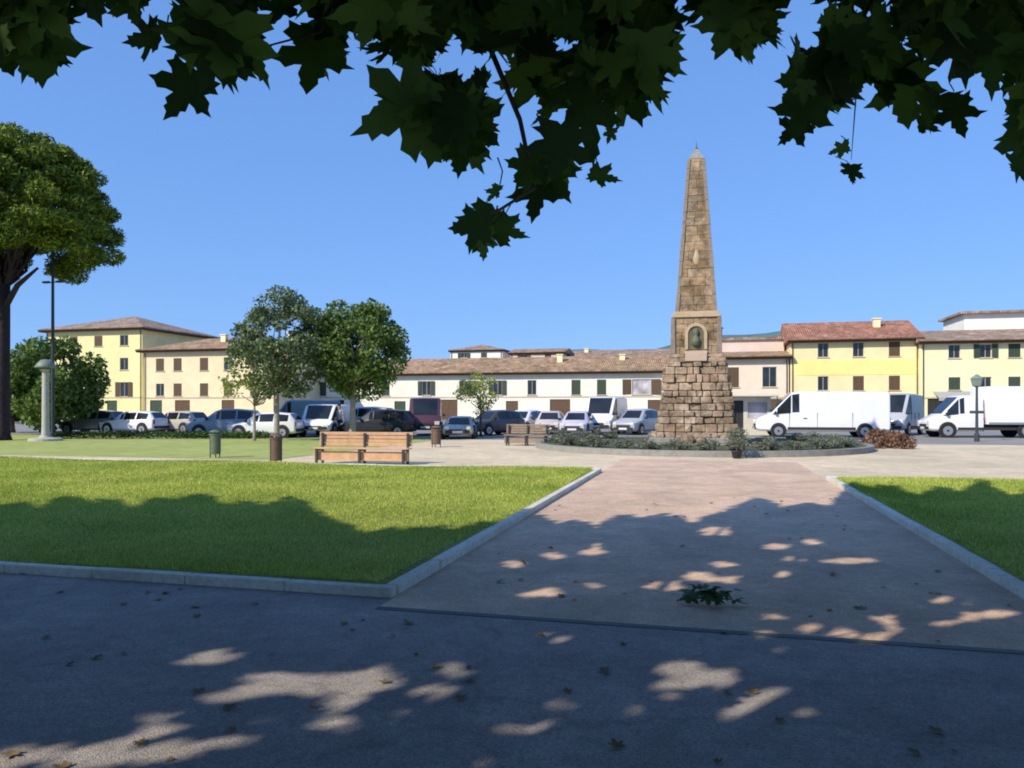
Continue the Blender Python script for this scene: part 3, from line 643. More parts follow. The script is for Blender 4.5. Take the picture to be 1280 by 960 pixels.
# ------------------------------------------------------------------ vehicles
def wheel(parent, x, y, r, side):
    t = MB(); t.cyl_y(x, r, y, y+side*.19, r, 24); w_ = t.build('wheel', 'rubber', parent)
    q = MB(); q.cyl_y(x, r, y+side*.188, y+side*.20, r*.66, 16); q.build('rim', 'rim', w_)
    h = MB(); h.cyl_y(x, r, y+side*.20, y+side*.212, r*.17, 10); h.build('hub_cap', 'plastic', w_)
def section(st):
    x, zb, zbelt, ztop, wb, wt = st
    half = [(wb*.86, zb), (wb*.99, zb+.10), (wb, (zb+zbelt)/2), (wb*.975, zbelt), (wt, ztop-.06), (wt*.86, ztop)]
    pts = [(x, y, z) for y, z in half]+[(x, 0, ztop+.012)]+[(x, -y, z) for y, z in reversed(half)]
    return pts
def vehicle(name, label, stations, glass_side, windscreen, rear, wheels, wr, pt, W, plate_z=.5, group=None, cat='car', lights=None):
    root = empty(name); tag(root, label, cat, group)
    secs = [section(s) for s in stations]; n = len(secs[0]); vs = [p for s in secs for p in s]; fs = []
    for i in range(len(secs)-1):
        for k in range(n-1): fs.append((i*n+k, (i+1)*n+k, (i+1)*n+k+1, i*n+k+1))
        fs.append((i*n+n-1, (i+1)*n+n-1, (i+1)*n, i*n))
    fs.append(tuple(range(n))[::-1]); fs.append(tuple((len(secs)-1)*n+k for k in range(n)))
    mb = MB(); mb.add(vs, fs); body = mb.build('body', pt, root, bevel=.03)
    for p in body.data.polygons: p.use_smooth = True
    body.data.set_sharp_from_angle(angle=R(32)) if hasattr(body.data, 'set_sharp_from_angle') else None
    def pane(q, nm='window', ins=.06, off=.012):
        q = [Vector(p) for p in q]; c = sum(q, Vector())/4; nrm = (q[1]-q[0]).cross(q[3]-q[0]); nrm.normalize()
        if nrm.dot(c-Vector((c.x*.8, 0, .7))) < 0: nrm = -nrm
        ed = [(p+(c-p)*(ins/max(.2, (c-p).length))) for p in q]
        m2 = MB(); m2.add([p+nrm*off for p in ed]+[p-nrm*.02 for p in ed], [(0, 1, 2, 3), (0, 4, 5, 1), (1, 5, 6, 2), (2, 6, 7, 3), (3, 7, 4, 0)]); m2.build(nm, 'carglass', root)
    for (i, j) in glass_side:
        a, b = secs[i], secs[j]
        pane([a[3], b[3], b[4], a[4]]); pane([a[n-4], b[n-4], b[n-5], a[n-5]])
    for nm, pr in (('windscreen', windscreen), ('rear_window', rear)):
        if pr:
            a, b = secs[pr[0]], secs[pr[1]]; pane([a[5], b[5], b[n-6], a[n-6]], nm, .05, .022)
    for x in wheels:
        for sd in (-1, 1):
            m2 = MB(); m2.cyl_y(x, wr+.03, sd*(W-.1), sd*(W+.006), wr+.07, 22); m2.build('wheel_arch', 'plastic', root)
            wheel(root, x, sd*(W-.17), wr, sd)
    xf, xr = stations[-1][0], stations[0][0]; zf = (stations[-1][1]+stations[-1][2])/2
    hl = lights or (zf+.12, zf+.28)
    for sd in (-1, 1):
        m2 = MB(); ya, yb = sorted((sd*(stations[-1][4]*.62), sd*stations[-1][4]*.97)); m2.box(xf-.12, xf+.02, ya, yb, *hl); m2.build('headlight', 'lamp_clear', root, bevel=.02)
        m2 = MB(); ya, yb = sorted((sd*(stations[0][4]*.8), sd*stations[0][4]*.99)); m2.box(xr-.02, xr+.08, ya, yb, hl[0]+.05, hl[1]+.16); m2.build('tail_light', 'lamp_red', root, bevel=.02)
        k = windscreen[0]; sx = secs[k][3]; m2 = MB(); ya, yb = sorted((sd*(sx[1]+.02), sd*(sx[1]+.2))); m2.box(sx[0]-.25, sx[0]-.12, ya, yb, sx[2]+.04, sx[2]+.2); m2.build('mirror', 'plastic', root, bevel=.03)
    m2 = MB(); m2.box(xf-.03, xf+.045, -stations[-1][4]*.9, stations[-1][4]*.9, stations[-1][1], stations[-1][1]+.16); m2.box(xr-.045, xr+.03, -stations[0][4]*.9, stations[0][4]*.9, stations[0][1], stations[0][1]+.16); m2.build('bumper', 'plastic', root, bevel=.02)
    if cat != 'car':
        xa_, xb_ = wheels[1]+wr+.12, wheels[0]-wr-.12
        xa_, xb_ = min(wheels)+wr+.12, max(wheels)-wr-.12
        for sd in (-1, 1):
            m2 = MB(); m2.box(xa_, xb_, sd*W-.01, sd*W+.018, .42, .56); m2.build('side_moulding', 'plastic', root)
            if cat == 'van':
                for q_ in (xb_-.1, xb_-1.15*abs(xb_-xa_)/2.6, xa_+.15):
                    m2 = MB(); m2.box(q_-.009, q_+.009, sd*(W+.0)-.02, sd*(W+.0)+.011, .56, stations[2][2]+.02); m2.build('door_seam', 'plastic', root)
                m2 = MB(); m2.box(xb_-1.0, xb_-.82, sd*W, sd*W+.03, 1.02, 1.06); m2.build('door_handle', 'plastic', root)
    m2 = MB(); m2.box(xf-.01, xf+.03, -.45, .45, zf, zf+.12); m2.build('grille', 'plastic', root)
    m2 = MB(); m2.box(xf+.04, xf+.055, -.26, .26, stations[-1][1]+.02, stations[-1][1]+.13); m2.build('number_plate', 'plate', root)
    return root
HATCH = [(-1.98, .34, .78, .84, .74, .68), (-1.93, .27, .88, 1.02, .80, .66), (-1.60, .22, .93, 1.40, .84, .60), (-.75, .20, .92, 1.48, .86, .61), (.15, .20, .90, 1.46, .86, .61), (.38, .20, .89, 1.38, .86, .62), (1.02, .20, .86, .93, .85, .72), (1.75, .22, .74, .80, .80, .70), (2.0, .30, .62, .66, .70, .60)]
def make_car(pt, label, s=1.0, hz=1.0):
    st = [(x*s, zb, b*hz, t*hz, wb, wt) for x, zb, b, t, wb, wt in HATCH]
    return vehicle('parked_car', label, st, [(2, 3), (3, 4), (5, 6)] if False else [(2, 3), (3, 4), (4, 5)], (6, 5), (1, 2), (-1.25*s, 1.27*s), .31, pt, .86, group='cars parked along the far side of the square')
VAN = [(-2.95, .45, 1.25, 2.34, .94, .86), (-2.90, .35, 1.3, 2.46, .98, .88), (-1.0, .32, 1.32, 2.5, .99, .9), (1.0, .32, 1.32, 2.5, .99, .9), (1.35, .32, 1.3, 2.44, .99, .88), (2.25, .32, 1.22, 1.34, .97, .82), (2.78, .34, .98, 1.06, .93, .78), (2.95, .42, .8, .86, .86, .72)]
def make_van(pt, label, s=1.0, hz=1.0, rearglass=True, cabwin=True):
    st = [(x*s, zb, b*hz, t*hz, wb, wt) for x, zb, b, t, wb, wt in VAN]
    v = vehicle('parked_van', label, st, [(3, 4)] if not cabwin else [(3, 4), (4, 5)], (5, 4), (0, 1) if rearglass else None, (-1.85*s, 1.95*s), .35, pt, .98, cat='van', lights=(.72*hz, .95*hz), group='white and grey vans parked along the square')
    return v
def place(o, px, d, rz):
    x, y = at_depth(px, d); o.location = (x, y, 0); o.rotation_euler = (0, 0, rz); return o
L_, Rr, FR = math.pi, 0.0, -math.pi/2      # facing left, right, towards the camera
T = R
cars = [ # px, depth, heading, paint, scale, height, label
 (118, 49, L_+.1, 'p_grey', 1, .98, 'grey hatchback beside the dark round tree at the far left'),
 (168, 48, L_, 'p_white', 1, .95, 'white hatchback in front of the tallest yellow house'),
 (222, 49, L_-.1, 'p_beige', 1, .95, 'beige hatchback between the white car and the blue grey one'),
 (283, 43, L_+.35, 'p_bluegrey', .98, 1.05, 'blue grey hatchback behind the green litter bin'),
 (333, 41.5, L_+.2, 'p_white', .93, .93, 'white low hatchback behind the trunk of the sparse tree'),
 (456, 49, L_, 'p_silver', 1.05, 1.14, 'silver tall car behind the black one'),
 (474, 43.5, L_+.15, 'p_black', 1.02, 1.03, 'black hatchback behind the long wooden bench'),
 (575, 41, FR+.25, 'p_beige', .95, .78, 'pale low beige car in front of the small yellow green tree'),
 (617, 46, FR-.5, 'p_dark', 1, 1, 'dark grey car right of the small yellow green tree'),
 (655, 50, FR-.2, 'p_white', 1, 1, 'white car facing the square, next to the dark grey one'),
 (688, 48, FR+.1, 'p_rose', 1, .95, 'pale rose car between two white ones'),
 (722, 46, FR, 'p_lilac', 1, .95, 'pale lilac car facing the square beside the small white van'),
 (797, 47, FR-.35, 'p_silver', 1, 1.05, 'silver car just left of the obelisk base'),
]
for px, d, rz, pt, s, hz, lab in cars: place(make_car(pt, lab, s, hz), px, d, rz)
vans = [
 (380, 47, L_+.5, 'p_teal', .72, .84, 'grey teal minivan beneath the two middle trees'),
 (408, 44, FR+.1, 'p_white', .62, .72, 'small white van facing the square, left of the standing person'),
 (532, 46, FR+.35, 'p_maroon', .72, .88, 'dark maroon van behind the litter bin right of the bench'),
 (757, 49, FR-.1, 'p_white', .85, .92, 'white van facing the square, second vehicle left of the obelisk'),
 (1122, 46, FR-.45, 'p_silver', .8, .98, 'silver van with dark windscreen between the long white van and the truck'),
]
for px, d, rz, pt, s, hz, lab in vans: place(make_van(pt, lab, s, hz), px, d, rz)
v = make_van('p_white', 'long white van facing left with dark windscreen, right of the obelisk', 1.16, 1.0); place(v, 1024, 42.5, L_+R(-14)+.28)
# box truck: cab from the van profile, box behind
CAB = [(-.2, .35, 1.25, 2.2, .96, .86), (.0, .34, 1.25, 2.28, .98, .88), (.75, .34, 1.25, 2.28, .98, .88), (1.0, .34, 1.24, 2.2, .98, .86), (1.85, .34, 1.16, 1.26, .96, .82), (2.35, .36, .95, 1.0, .92, .78), (2.5, .44, .78, .84, .86, .72)]
tr = vehicle('box_truck', 'white box truck with dark cab window at the right edge', CAB, [(2, 3), (3, 4)], (4, 3), None, (1.6, -2.3), .38, 'p_white', .97, cat='truck', lights=(.7, .92))
MB().box(-4.4, -.32, -1.06, 1.06, .72, 2.75).build('cargo_box', 'white_metal', tr, bevel=.03)
MB().box(-4.3, -.25, -.4, .4, .42, .70).build('chassis', 'plastic', tr)
MB().box(-4.4, -.4, -1.075, -1.061, .72, .84).box(-4.4, -.4, 1.061, 1.075, .72, .84).build('box_rail', 'rim', tr)
place(tr, 1215, 42, L_+.1)

# kiosk right of the obelisk
xk, yk = at_depth(937, 45.5)
k = empty('market_kiosk', (xk, yk, 0), .1); tag(k, 'small cream kiosk with a beige canopy between the obelisk and the long white van', 'kiosk')
mb = MB(); ops = [(-.95, -.35, .05, 2.05), (-.1, 1.0, 1.0, 1.95)]; facade(mb, -1.2, 1.2, 0, 2.25, ops, .1)
mb.add([(1.2, 0, 0), (1.2, 1.8, 0), (1.2, 1.8, 2.25), (1.2, 0, 2.25)], [(0, 1, 2, 3)]).add([(-1.2, 0, 0), (-1.2, 1.8, 0), (-1.2, 1.8, 2.25), (-1.2, 0, 2.25)], [(0, 1, 2, 3)]).add([(-1.2, 1.8, 0), (1.2, 1.8, 0), (1.2, 1.8, 2.25), (-1.2, 1.8, 2.25)], [(0, 1, 2, 3)]); mb.build('wall', 'p_cream', k)
MB().box(-.94, -.36, .05, .09, .06, 2.04).build('door', 'plastic', k); MB().box(-.09, .99, .05, .09, 1.01, 1.94).build('window', 'winglass_lilac', k)
mb = MB(); mb.box(-1.7, 1.5, -.9, 2.0, 2.27, 2.42); mb.build('canopy', 'creamcloth', k, bevel=.03); MB().box(-1.65, -1.6, -.85, -.8, 0, 2.27).build('canopy_post', 'steel', k); MB().box(1.4, 1.45, -.85, -.8, 0, 2.27).build('canopy_post', 'steel', k)

# ------------------------------------------------------------------ street furniture
def bench(label, x, y, rz, Lb, hb=.88, wood='wood'):
    b = empty('park_bench', (x, y, 0), rz); tag(b, label, 'bench', 'wooden benches in the square')
    mb = MB()
    for i in range(4): mb.box(-Lb/2, Lb/2, -.22+i*.12, -.12+i*.12, .43, .465)
    mb.build('seat', wood, b, bevel=.008)
    mb = MB()
    for i in range(4): mb.box(-Lb/2, Lb/2, .27+i*.012, .30+i*.012, .50+i*.105, .59+i*.105)
    mb.build('backrest', wood, b, bevel=.008)
    for i in range(3):
        xx = -Lb/2+.12+i*(Lb-.24)/2; m2 = MB(); m2.box(xx-.03, xx+.03, -.2, -.14, 0, .43); m2.box(xx-.03, xx+.03, .2, .265, 0, hb); m2.box(xx-.03, xx+.03, -.14, .2, .37, .43); m2.build('leg', 'steel', b)
    m2 = MB(); m2.box(-Lb/2, Lb/2, -.10, -.07, .10, .36); m2.build('lower_board', wood, b)
    return b
x, y = on_ground(452, 580); bench('long wooden slatted bench beyond the left lawn', x, y, .05, 2.85)
x, y = on_ground(658, 557); bench('far wooden bench left of the round bed', x, y, 0, 1.9, wood='oldwood')
def bin_(label, px, py, m, h=.82, r=.17):
    x, y = on_ground(px, py); b = empty('litter_bin', (x, y, 0)); tag(b, label, 'litter bin', 'litter bins around the square')
    MB().ring([(r*.9, .12), (r, .14), (r, h-.12), (r*1.08, h-.1), (r*1.08, h-.05), (r*.9, h-.05), (r*.88, h-.2)], 18).build('bin_body', m, b, smooth=False)
    MB().ring([(r*1.1, h), (r*.7, h+.06), (.02, h+.08)], 18).build('lid', m, b)
    for a in (0, 2.1, 4.2): MB().tube([(r*.97*math.cos(a), r*.97*math.sin(a), 0), (r*.97*math.cos(a), r*.97*math.sin(a), h+.01)], [.018, .018], 6).build('leg', 'steel', b)
bin_('brown litter bin left of the long wooden bench', 345, 581, 'bin_brown')
bin_('green litter bin furthest left on the lawn edge', 269, 572, 'bin_green')
bin_('dark brown litter bin right of the long bench', 545, 559, 'bin_brown', .8, .2)
# lamps
x, y = at_depth(66, 40); lp = empty('street_lamp', (x, y, 0)); tag(lp, 'tall thin dark street lamp with twin heads beside the umbrella pine', 'street lamp')
zt = EYE+(HY-352)*40/F; ztt = EYE+(HY-245)*40/F
MB().ring([(.16, 0), (.16, .3), (.1, .35), (.09, 3), (.07, zt), (.04, ztt)], 12).build('pole', 'steel', lp, smooth=False)
for sd in (-1, 1):
    a = MB(); a.tube([(0, 0, zt-.1), (sd*.25, 0, zt+.02), (sd*.42, 0, zt)], [.03, .03, .03], 6); ar = a.build('arm', 'steel', lp); MB().box(sd*.42-.18, sd*.42+.18, -.1, .1, zt-.07, zt+.03).build('lamp_head', 'steel', ar, bevel=.02)
x, y = at_depth(57, 37.5); lp = empty('column_lamp', (x, y, 0)); tag(lp, 'short pale column lamp with a grey green disc shade on a white foot', 'lamp')
zt = EYE+(HY-449)*37.5/F
MB().ring([(.75, 0), (.75, .1), (.68, .13), (.3, .17), (.25, .25)], 20).build('foot', 'column', lp)
MB().ring([(.2, .2), (.17, .6), (.15, zt-.6), (.2, zt-.5), (.1, zt-.42)], 16).build('column', 'column', lp, smooth=False)
MB().ring([(.08, zt-.5), (.12, zt-.42), (.3, zt-.36), (.46, zt-.42), (.48, zt-.38), (.34, zt-.18), (.2, zt-.04), (.02, zt)], 24).build('lamp_shade', 'greysteel', lp, smooth=True)
x, y = at_depth(1221, 36.5); lp = empty('lantern_post', (x, y, 0)); tag(lp, 'slim dark lamp post with a green lantern in front of the truck', 'lamp post')
zt = EYE+(HY-484)*36.5/F
MB().ring([(.12, 0), (.12, .35), (.07, .42), (.05, zt)], 12).build('pole', 'steel', lp)
MB().box(-.3, .3, -.02, .02, zt-1.25, zt-1.12).build('crossbar', 'steel', lp)
MB().ring([(.08, zt), (.2, zt+.06), (.27, zt+.38), (.3, zt+.4), (.12, zt+.55), (.03, zt+.62)], 6).build('lantern', 'greysteel', lp)
# hedges at far left
for i, (pa, pb, lab) in enumerate([(72, 150, 'low clipped hedge below the dark round tree at the left'), (156, 330, 'long low clipped hedge in front of the left parked cars')]):
    xa, ya = at_depth(pa, 40); xb, yb = at_depth(pb, 40); n = int(math.hypot(xb-xa, yb-ya)/.35)
    t = empty('hedge', ((xa+xb)/2, (ya+yb)/2, 0)); tag(t, lab, 'hedge'); P = []
    for j in range(n+1):
        u = j/n; P.append(blob_points(((xa-xb)*(.5-u), (ya-yb)*(.5-u), .22), (.32, .32, .22), 170, .1))
    P = np.concatenate(P); P[:, 2] = np.clip(P[:, 2], .0, .5); V, Fc = leaf_cards(P, .10, .07); np_mesh('foliage', V, Fc, 'dkgreen' if i == 0 else 'green', t)
x, y = on_ground(1112, 560); shrub('russet_shrub', 'low spreading russet shrub in front of the silver van', 'shrub', x, y, 1.05, .55, 'russet', 2600, .12, .08)
x, y = on_ground(1060, 566); 

# ------------------------------------------------------------------ trees
# umbrella pine
x, y = at_depth(2, 38); D = 38/F
t = empty('umbrella_pine', (x, y, 0)); tag(t, 'tall umbrella pine with a domed crown at the left edge', 'tree')
mb = MB(); zc = EYE+(HY-355)*D
mb.tube([(0, 0, -.1), (0, 0, .3), (.03, 0, 3), (.1, 0, 6), (.15, 0, zc)], [.5, .38, .34, .3, .27], 12)
cl = []
for i in range(240):
    th = random.uniform(0, 2*math.pi); u = random.random()**.5; r_ = 4.85*u; dome = math.sqrt(max(0, 1-(r_/5.2)**2))
    zb_ = EYE+(HY-318)*D; zt_ = zb_+6.2*dome**.8
    z_ = random.choice([zt_-.5, zt_-.7, random.uniform(zb_+.2, max(zb_+.3, zt_-.5)), zt_-1.6]); z_ = max(zb_+.1, z_)
    if i > 175: r_ = random.uniform(3.0, 4.75); z_ = zb_+random.uniform(-.25, 1.7)
    cl.append((np.array([.2+r_*math.cos(th)*.98, r_*math.sin(th), z_]), (random.uniform(.65, 1.05),)*2+(random.uniform(.4, .62),)))
tips = [c for c, q in cl if c[2] < zb_+3.4][:34]
branch_tree(mb, (.15, 0, zc-.2), tips, .10, .35)
mb.tube([(.1, 0, 6.4), (1.2, -.2, 7.6), (2.6, -.4, zc+.6)], [.16, .13, .06], 7)
mb.build('trunk', 'pinebark', t, smooth=True)
P = np.concatenate([blob_points(c, q, 620, .2) for c, q in cl]); V, Fc = leaf_cards(P, .26, .075); np_mesh('crown', V, Fc, 'pine', t)
def tr_px(name, label, px, d, cx, cy, rx, ry, n_cl, cl_r, mat, bark, tr_, **kw):
    x, y = at_depth(px, d); q = d/F; off = (cx-px)*q
    zc = EYE+(HY-cy)*q; return make_tree(name, label, 'tree', x, y, (off*RT[0], off*RT[1], zc), (rx*q, rx*q*.9, ry*q), n_cl, cl_r, mat, bark, max(1.2, zc-ry*q*.7), tr_, **kw)
tr_px('dark_round_tree', 'dark round leafy tree behind the column lamp at the left', 62, 47, 66, 480, 64, 66, 50, .9, 'midgreen', 'bark', .2, n_per=420, L=.26, W=.18)
tr_px('bushy_dark_tree', 'dark bushy low tree behind the pine trunk', 14, 50, 18, 490, 42, 48, 22, .8, 'dkgreen', 'bark', .2, n_per=400, L=.26, W=.18)
tr_px('sparse_tree', 'sparse blue green tree with loose open crown left of the dense one', 346, 37, 350, 432, 66, 80, 80, .56, 'bluegreen', 'palebark', .13, n_per=460, L=.2, W=.12, flat=.7)
tr_px('dense_round_tree', 'denser green tree with a rounded crown just right of the sparse one', 441, 38, 452, 436, 67, 72, 90, .6, 'midgreen', 'palebark', .15, n_per=560, L=.19, W=.13)
tr_px('low_bushy_tree', 'low yellowish green small tree standing left of the sparse tree', 318, 37.6, 322, 474, 44, 48, 28, .5, 'yellowgreen', 'palebark', .07, n_per=240, L=.18, W=.11)
tr_px('young_tree', 'small yellow green young tree in front of the long white terrace', 601, 43, 600, 490, 31, 32, 18, .48, 'yellowgreen', 'bark', .07, n_per=330, L=.16, W=.11)

# ------------------------------------------------------------------ person
x, y = at_depth(424, 43.2)
pr = empty('person', (x, y, 0), .4); tag(pr, 'standing person in pale shirt and dark trousers between the white van and the black car', 'person')
def skin_mesh(name, verts, edges, m, root_i=0, sub=2):
    me = bpy.data.meshes.new(name); me.from_pydata([v[:3] for v in verts], edges, []); me.materials.append(M[m])
    o = bpy.data.objects.new(name, me); COL.objects.link(o); o.parent = pr
    sm = o.modifiers.new('skin', 'SKIN'); sk = me.skin_vertices[0].data if me.skin_vertices else None
    if sk is None:
        bpy.context.view_layer.objects.active = o; sk = me.skin_vertices[0].data
    for i, v in enumerate(verts): sk[i].radius = (v[3], v[4] if len(v) > 4 else v[3]); sk[i].use_root = (i == root_i)
    s_ = o.modifiers.new('sub', 'SUBSURF'); s_.levels = sub; s_.render_levels = sub; sm.use_smooth_shade = True
    return o
bv = [(0, 0, .95, .15, .11), (0, 0, 1.15, .135, .10), (0, 0, 1.38, .16, .10), (0, 0, 1.48, .07), (0, -.01, 1.56, .05), (0, -.015, 1.64, .082, .095), (0, -.015, 1.72, .075, .088)]
be = [(0, 1), (1, 2), (2, 3), (3, 4), (4, 5), (5, 6)]
for sd in (-1, 1):
    i = len(bv); bv += [(sd*.17, 0, 1.42, .05), (sd*.23, .02, 1.14, .04), (sd*.25, -.05, .90, .032), (sd*.25, -.08, .82, .035, .018)]; be += [(3, i), (i, i+1), (i+1, i+2), (i+2, i+3)]
    for q in range(4):
        j = len(bv); bv += [(sd*.25+(q-1.5)*.0, -.08+(q-1.5)*.018, .77, .009), (sd*.248, -.085+(q-1.5)*.018, .725+.006*abs(q-1.5), .008)]; be += [(i+3, j), (j, j+1)]
    i = len(bv); bv += [(sd*.10, 0, .88, .085), (sd*.12, -.01+sd*.05, .48, .06), (sd*.13, .03+sd*.1, .09, .042), (sd*.135, -.10+sd*.1, .04, .04)]; be += [(0, i), (i, i+1), (i+1, i+2), (i+2, i+3)]
skin_mesh('body', bv, be, 'skin')
sv = [(0, 0, .93, .165, .125), (0, 0, 1.15, .15, .118), (0, 0, 1.38, .172, .118), (0, 0, 1.47, .085)]; se = [(0, 1), (1, 2), (2, 3)]
for sd in (-1, 1): i = len(sv); sv += [(sd*.175, 0, 1.42, .066), (sd*.225, .015, 1.18, .058)]; se += [(3, i), (i, i+1)]
skin_mesh('shirt', sv, se, 'shirt', 1)
tv = [(0, 0, .93, .16, .122)]; te = []
for sd in (-1, 1): i = len(tv); tv += [(sd*.10, 0, .86, .1), (sd*.12, -.01+sd*.05, .48, .078), (sd*.13, .03+sd*.1, .10, .062)]; te += [(0, i), (i, i+1), (i+1, i+2)]
skin_mesh('trousers', tv, te, 'trousers')
skin_mesh('hair', [(0, .015, 1.70, .088, .095), (0, .02, 1.77, .07, .08), (0, .06, 1.62, .06, .05)], [(0, 1), (0, 2)], 'hair')
for sd in (-1, 1): skin_mesh('shoe', [(sd*.13, .05+sd*.1, .045, .045, .04), (sd*.135, -.13+sd*.1, .035, .042, .032)], [(0, 1)], 'plastic')

# ------------------------------------------------------------------ plane trees above the camera and their shade
EDGE = np.array([(-900, 632), (0, 630), (350, 628), (390, 638), (430, 655), (480, 668), (540, 668), (600, 655), (660, 647), (760, 647), (890, 641), (915, 629), (1045, 622), (1065, 611), (1280, 615), (2400, 612)], float)
HOLES = np.array([  # light spots lying on the ground: cx, cy, rx, ry in the photograph
 (252, 825, 34, 9), (292, 826, 14, 6), (335, 846, 14, 6), (372, 847, 20, 9), (345, 863, 18, 6), (396, 862, 16, 8), (425, 848, 18, 9), (470, 842, 34, 9), (486, 856, 38, 7), (422, 866, 14, 6),
 (566, 838, 38, 8), (566, 866, 14, 7), (262, 876, 36, 8), (212, 905, 48, 10), (190, 905, 24, 9), (240, 930, 40, 9), (205, 945, 60, 12), (130, 950, 36, 12), (40, 935, 34, 12), (18, 945, 40, 14), (75, 957, 24, 10), (170, 925, 30, 9),
 (410, 905, 14, 6), (426, 893, 12, 5), (530, 952, 28, 9), (622, 950, 24, 9), (692, 797, 15, 5), (895, 664, 22, 6), (970, 683, 20, 4), (875, 720, 20, 7), (828, 733, 26, 7), (980, 719, 18, 6), (1062, 701, 40, 5),
 (1108, 776, 28, 10), (1022, 788, 24, 8), (1100, 798, 46, 9), (1180, 750, 18, 5), (1216, 771, 20, 7), (1250, 767, 18, 7), (978, 812, 10, 6), (832, 858, 16, 8), (870, 846, 20, 8), (908, 844, 26, 7), (912, 861, 24, 6), (940, 877, 20, 4), (818, 832, 9, 5), (850, 830, 9, 5), (986, 886, 14, 7), (671, 912, 18, 9), (704, 888, 8, 6), (690, 740, 14, 5), (640, 705, 12, 4), (1010, 886, 8, 4), (740, 690, 14, 3)], float)
extra = []
for c in HOLES:
    for _ in range(1): extra.append((c[0]+random.gauss(0, 55), c[1]+random.gauss(0, 12), random.uniform(5, 13), random.uniform(2.5, 4.5)))
HOLES = np.concatenate([HOLES, np.array([e for e in extra if e[1] > 672 and not (e[0] < 640 and 730 < e[1] < 815)])])
hd = np.array(SUN_H)
def ground_px(x, y, z):
    gx = x+hd[0]*z*COT; gy = y+hd[1]*z*COT
    d = FW[0]*gx+FW[1]*gy; l = RT[0]*gx+RT[1]*gy; ds = np.where(d > .8, d, .8)
    return d, 640+F*l/ds, HY+F*EYE/ds
def blocks(x, y, z, rad):
    rad = rad*.6
    d, px, py = ground_px(x, y, z); ds = np.where(d > .8, d, .8); mx = rad*F/ds; my = rad*1.2*F*EYE/ds**2
    res = np.zeros(len(px), bool)
    for c in HOLES:
        q = 2.9 if c[2] < 17 else (1.6 if c[2] < 27 else .55)
        res |= ((px-c[0])/(c[2]+mx*q))**2+((py-c[1])/(c[3]+my*q))**2 < 1
    return res & (d > .8)
NP_ = 330000
dd = rng.uniform(-5, 17, NP_); ll = rng.uniform(-17, 15, NP_)
gx = FW[0]*dd+RT[0]*ll; gy = FW[1]*dd+RT[1]*ll; ds = np.where(dd > .8, dd, .8)
px = 640+F*ll/ds; py = HY+F*EYE/ds
wig = 5*np.sin(px*.045)+4*np.sin(px*.11+1)+rng.normal(0, 2.2, NP_)
keep = (dd < .8) | (py > np.interp(px, EDGE[:, 0], EDGE[:, 1])+6+wig)
z = 4.6+rng.beta(1.3, 1.8, NP_)*4.6
X = gx-hd[0]*z*COT; Y = gy-hd[1]*z*COT
for it in range(4):
    d2 = FW[0]*X+FW[1]*Y; l2 = RT[0]*X+RT[1]*Y; ds2 = np.where(d2 > .3, d2, .3)
    vis = (d2 > .3) & (HY-F*(z-EYE)/ds2 > -60) & (np.abs(F*l2/ds2) < 760)
    z = np.where(vis, z+1.3, z); X = gx-hd[0]*z*COT; Y = gy-hd[1]*z*COT
keep &= ~vis & ~blocks(X, Y, z, .05) & (z < 13)
P = np.stack([X, Y, z], 1)[keep]
TR = [(-5.2, -4.2), (3.2, -5.0), (-13.5, -1.0), (-11.5, -10.0)]
LAB = ['plane tree overhead whose dark lobed leaves hang across the top left and centre', 'plane tree whose leafy twigs hang into the top right corner', 'plane tree shading the left lawn from outside the left edge', 'plane tree behind the viewer on the left']
own = np.argmin(np.stack([(P[:, 0]-a)**2+(P[:, 1]-b)**2 for a, b in TR]), 0)
trees = []
for i, (a, b) in enumerate(TR):
    t = empty('plane_tree', (a, b, 0)); tag(t, LAB[i], 'tree', 'plane trees over the near pavement'); trees.append(t)
    Q = P[own == i]
    if len(Q):
        V, Fc = leaf_cards(Q-np.array([a, b, 0]), .25, .22); np_mesh('crown', V, Fc, 'plane', t)
    mb = MB(); mb.tube([(0, 0, -.1), (0, 0, .4), (.05, .05, 2.2), (.1, .15, 4.4), (.2, .3, 7.5)], [.42, .33, .28, .24, .12], 12)
    sel = Q[rng.choice(len(Q), min(len(Q), 26), replace=False)]-np.array([a, b, 0]) if len(Q) else []
    sel = [s for s in sel if not blocks(np.array([s[0]*.6+a]), np.array([s[1]*.6+b]), np.array([s[2]*.8]), .02)[0]]
    branch_tree(mb, (.08, .1, 3.9), sel, .09, .2)
    trees[i]['_'] = 0; del trees[i]['_']
    mb.build('trunk', 'palebark', t, smooth=True)
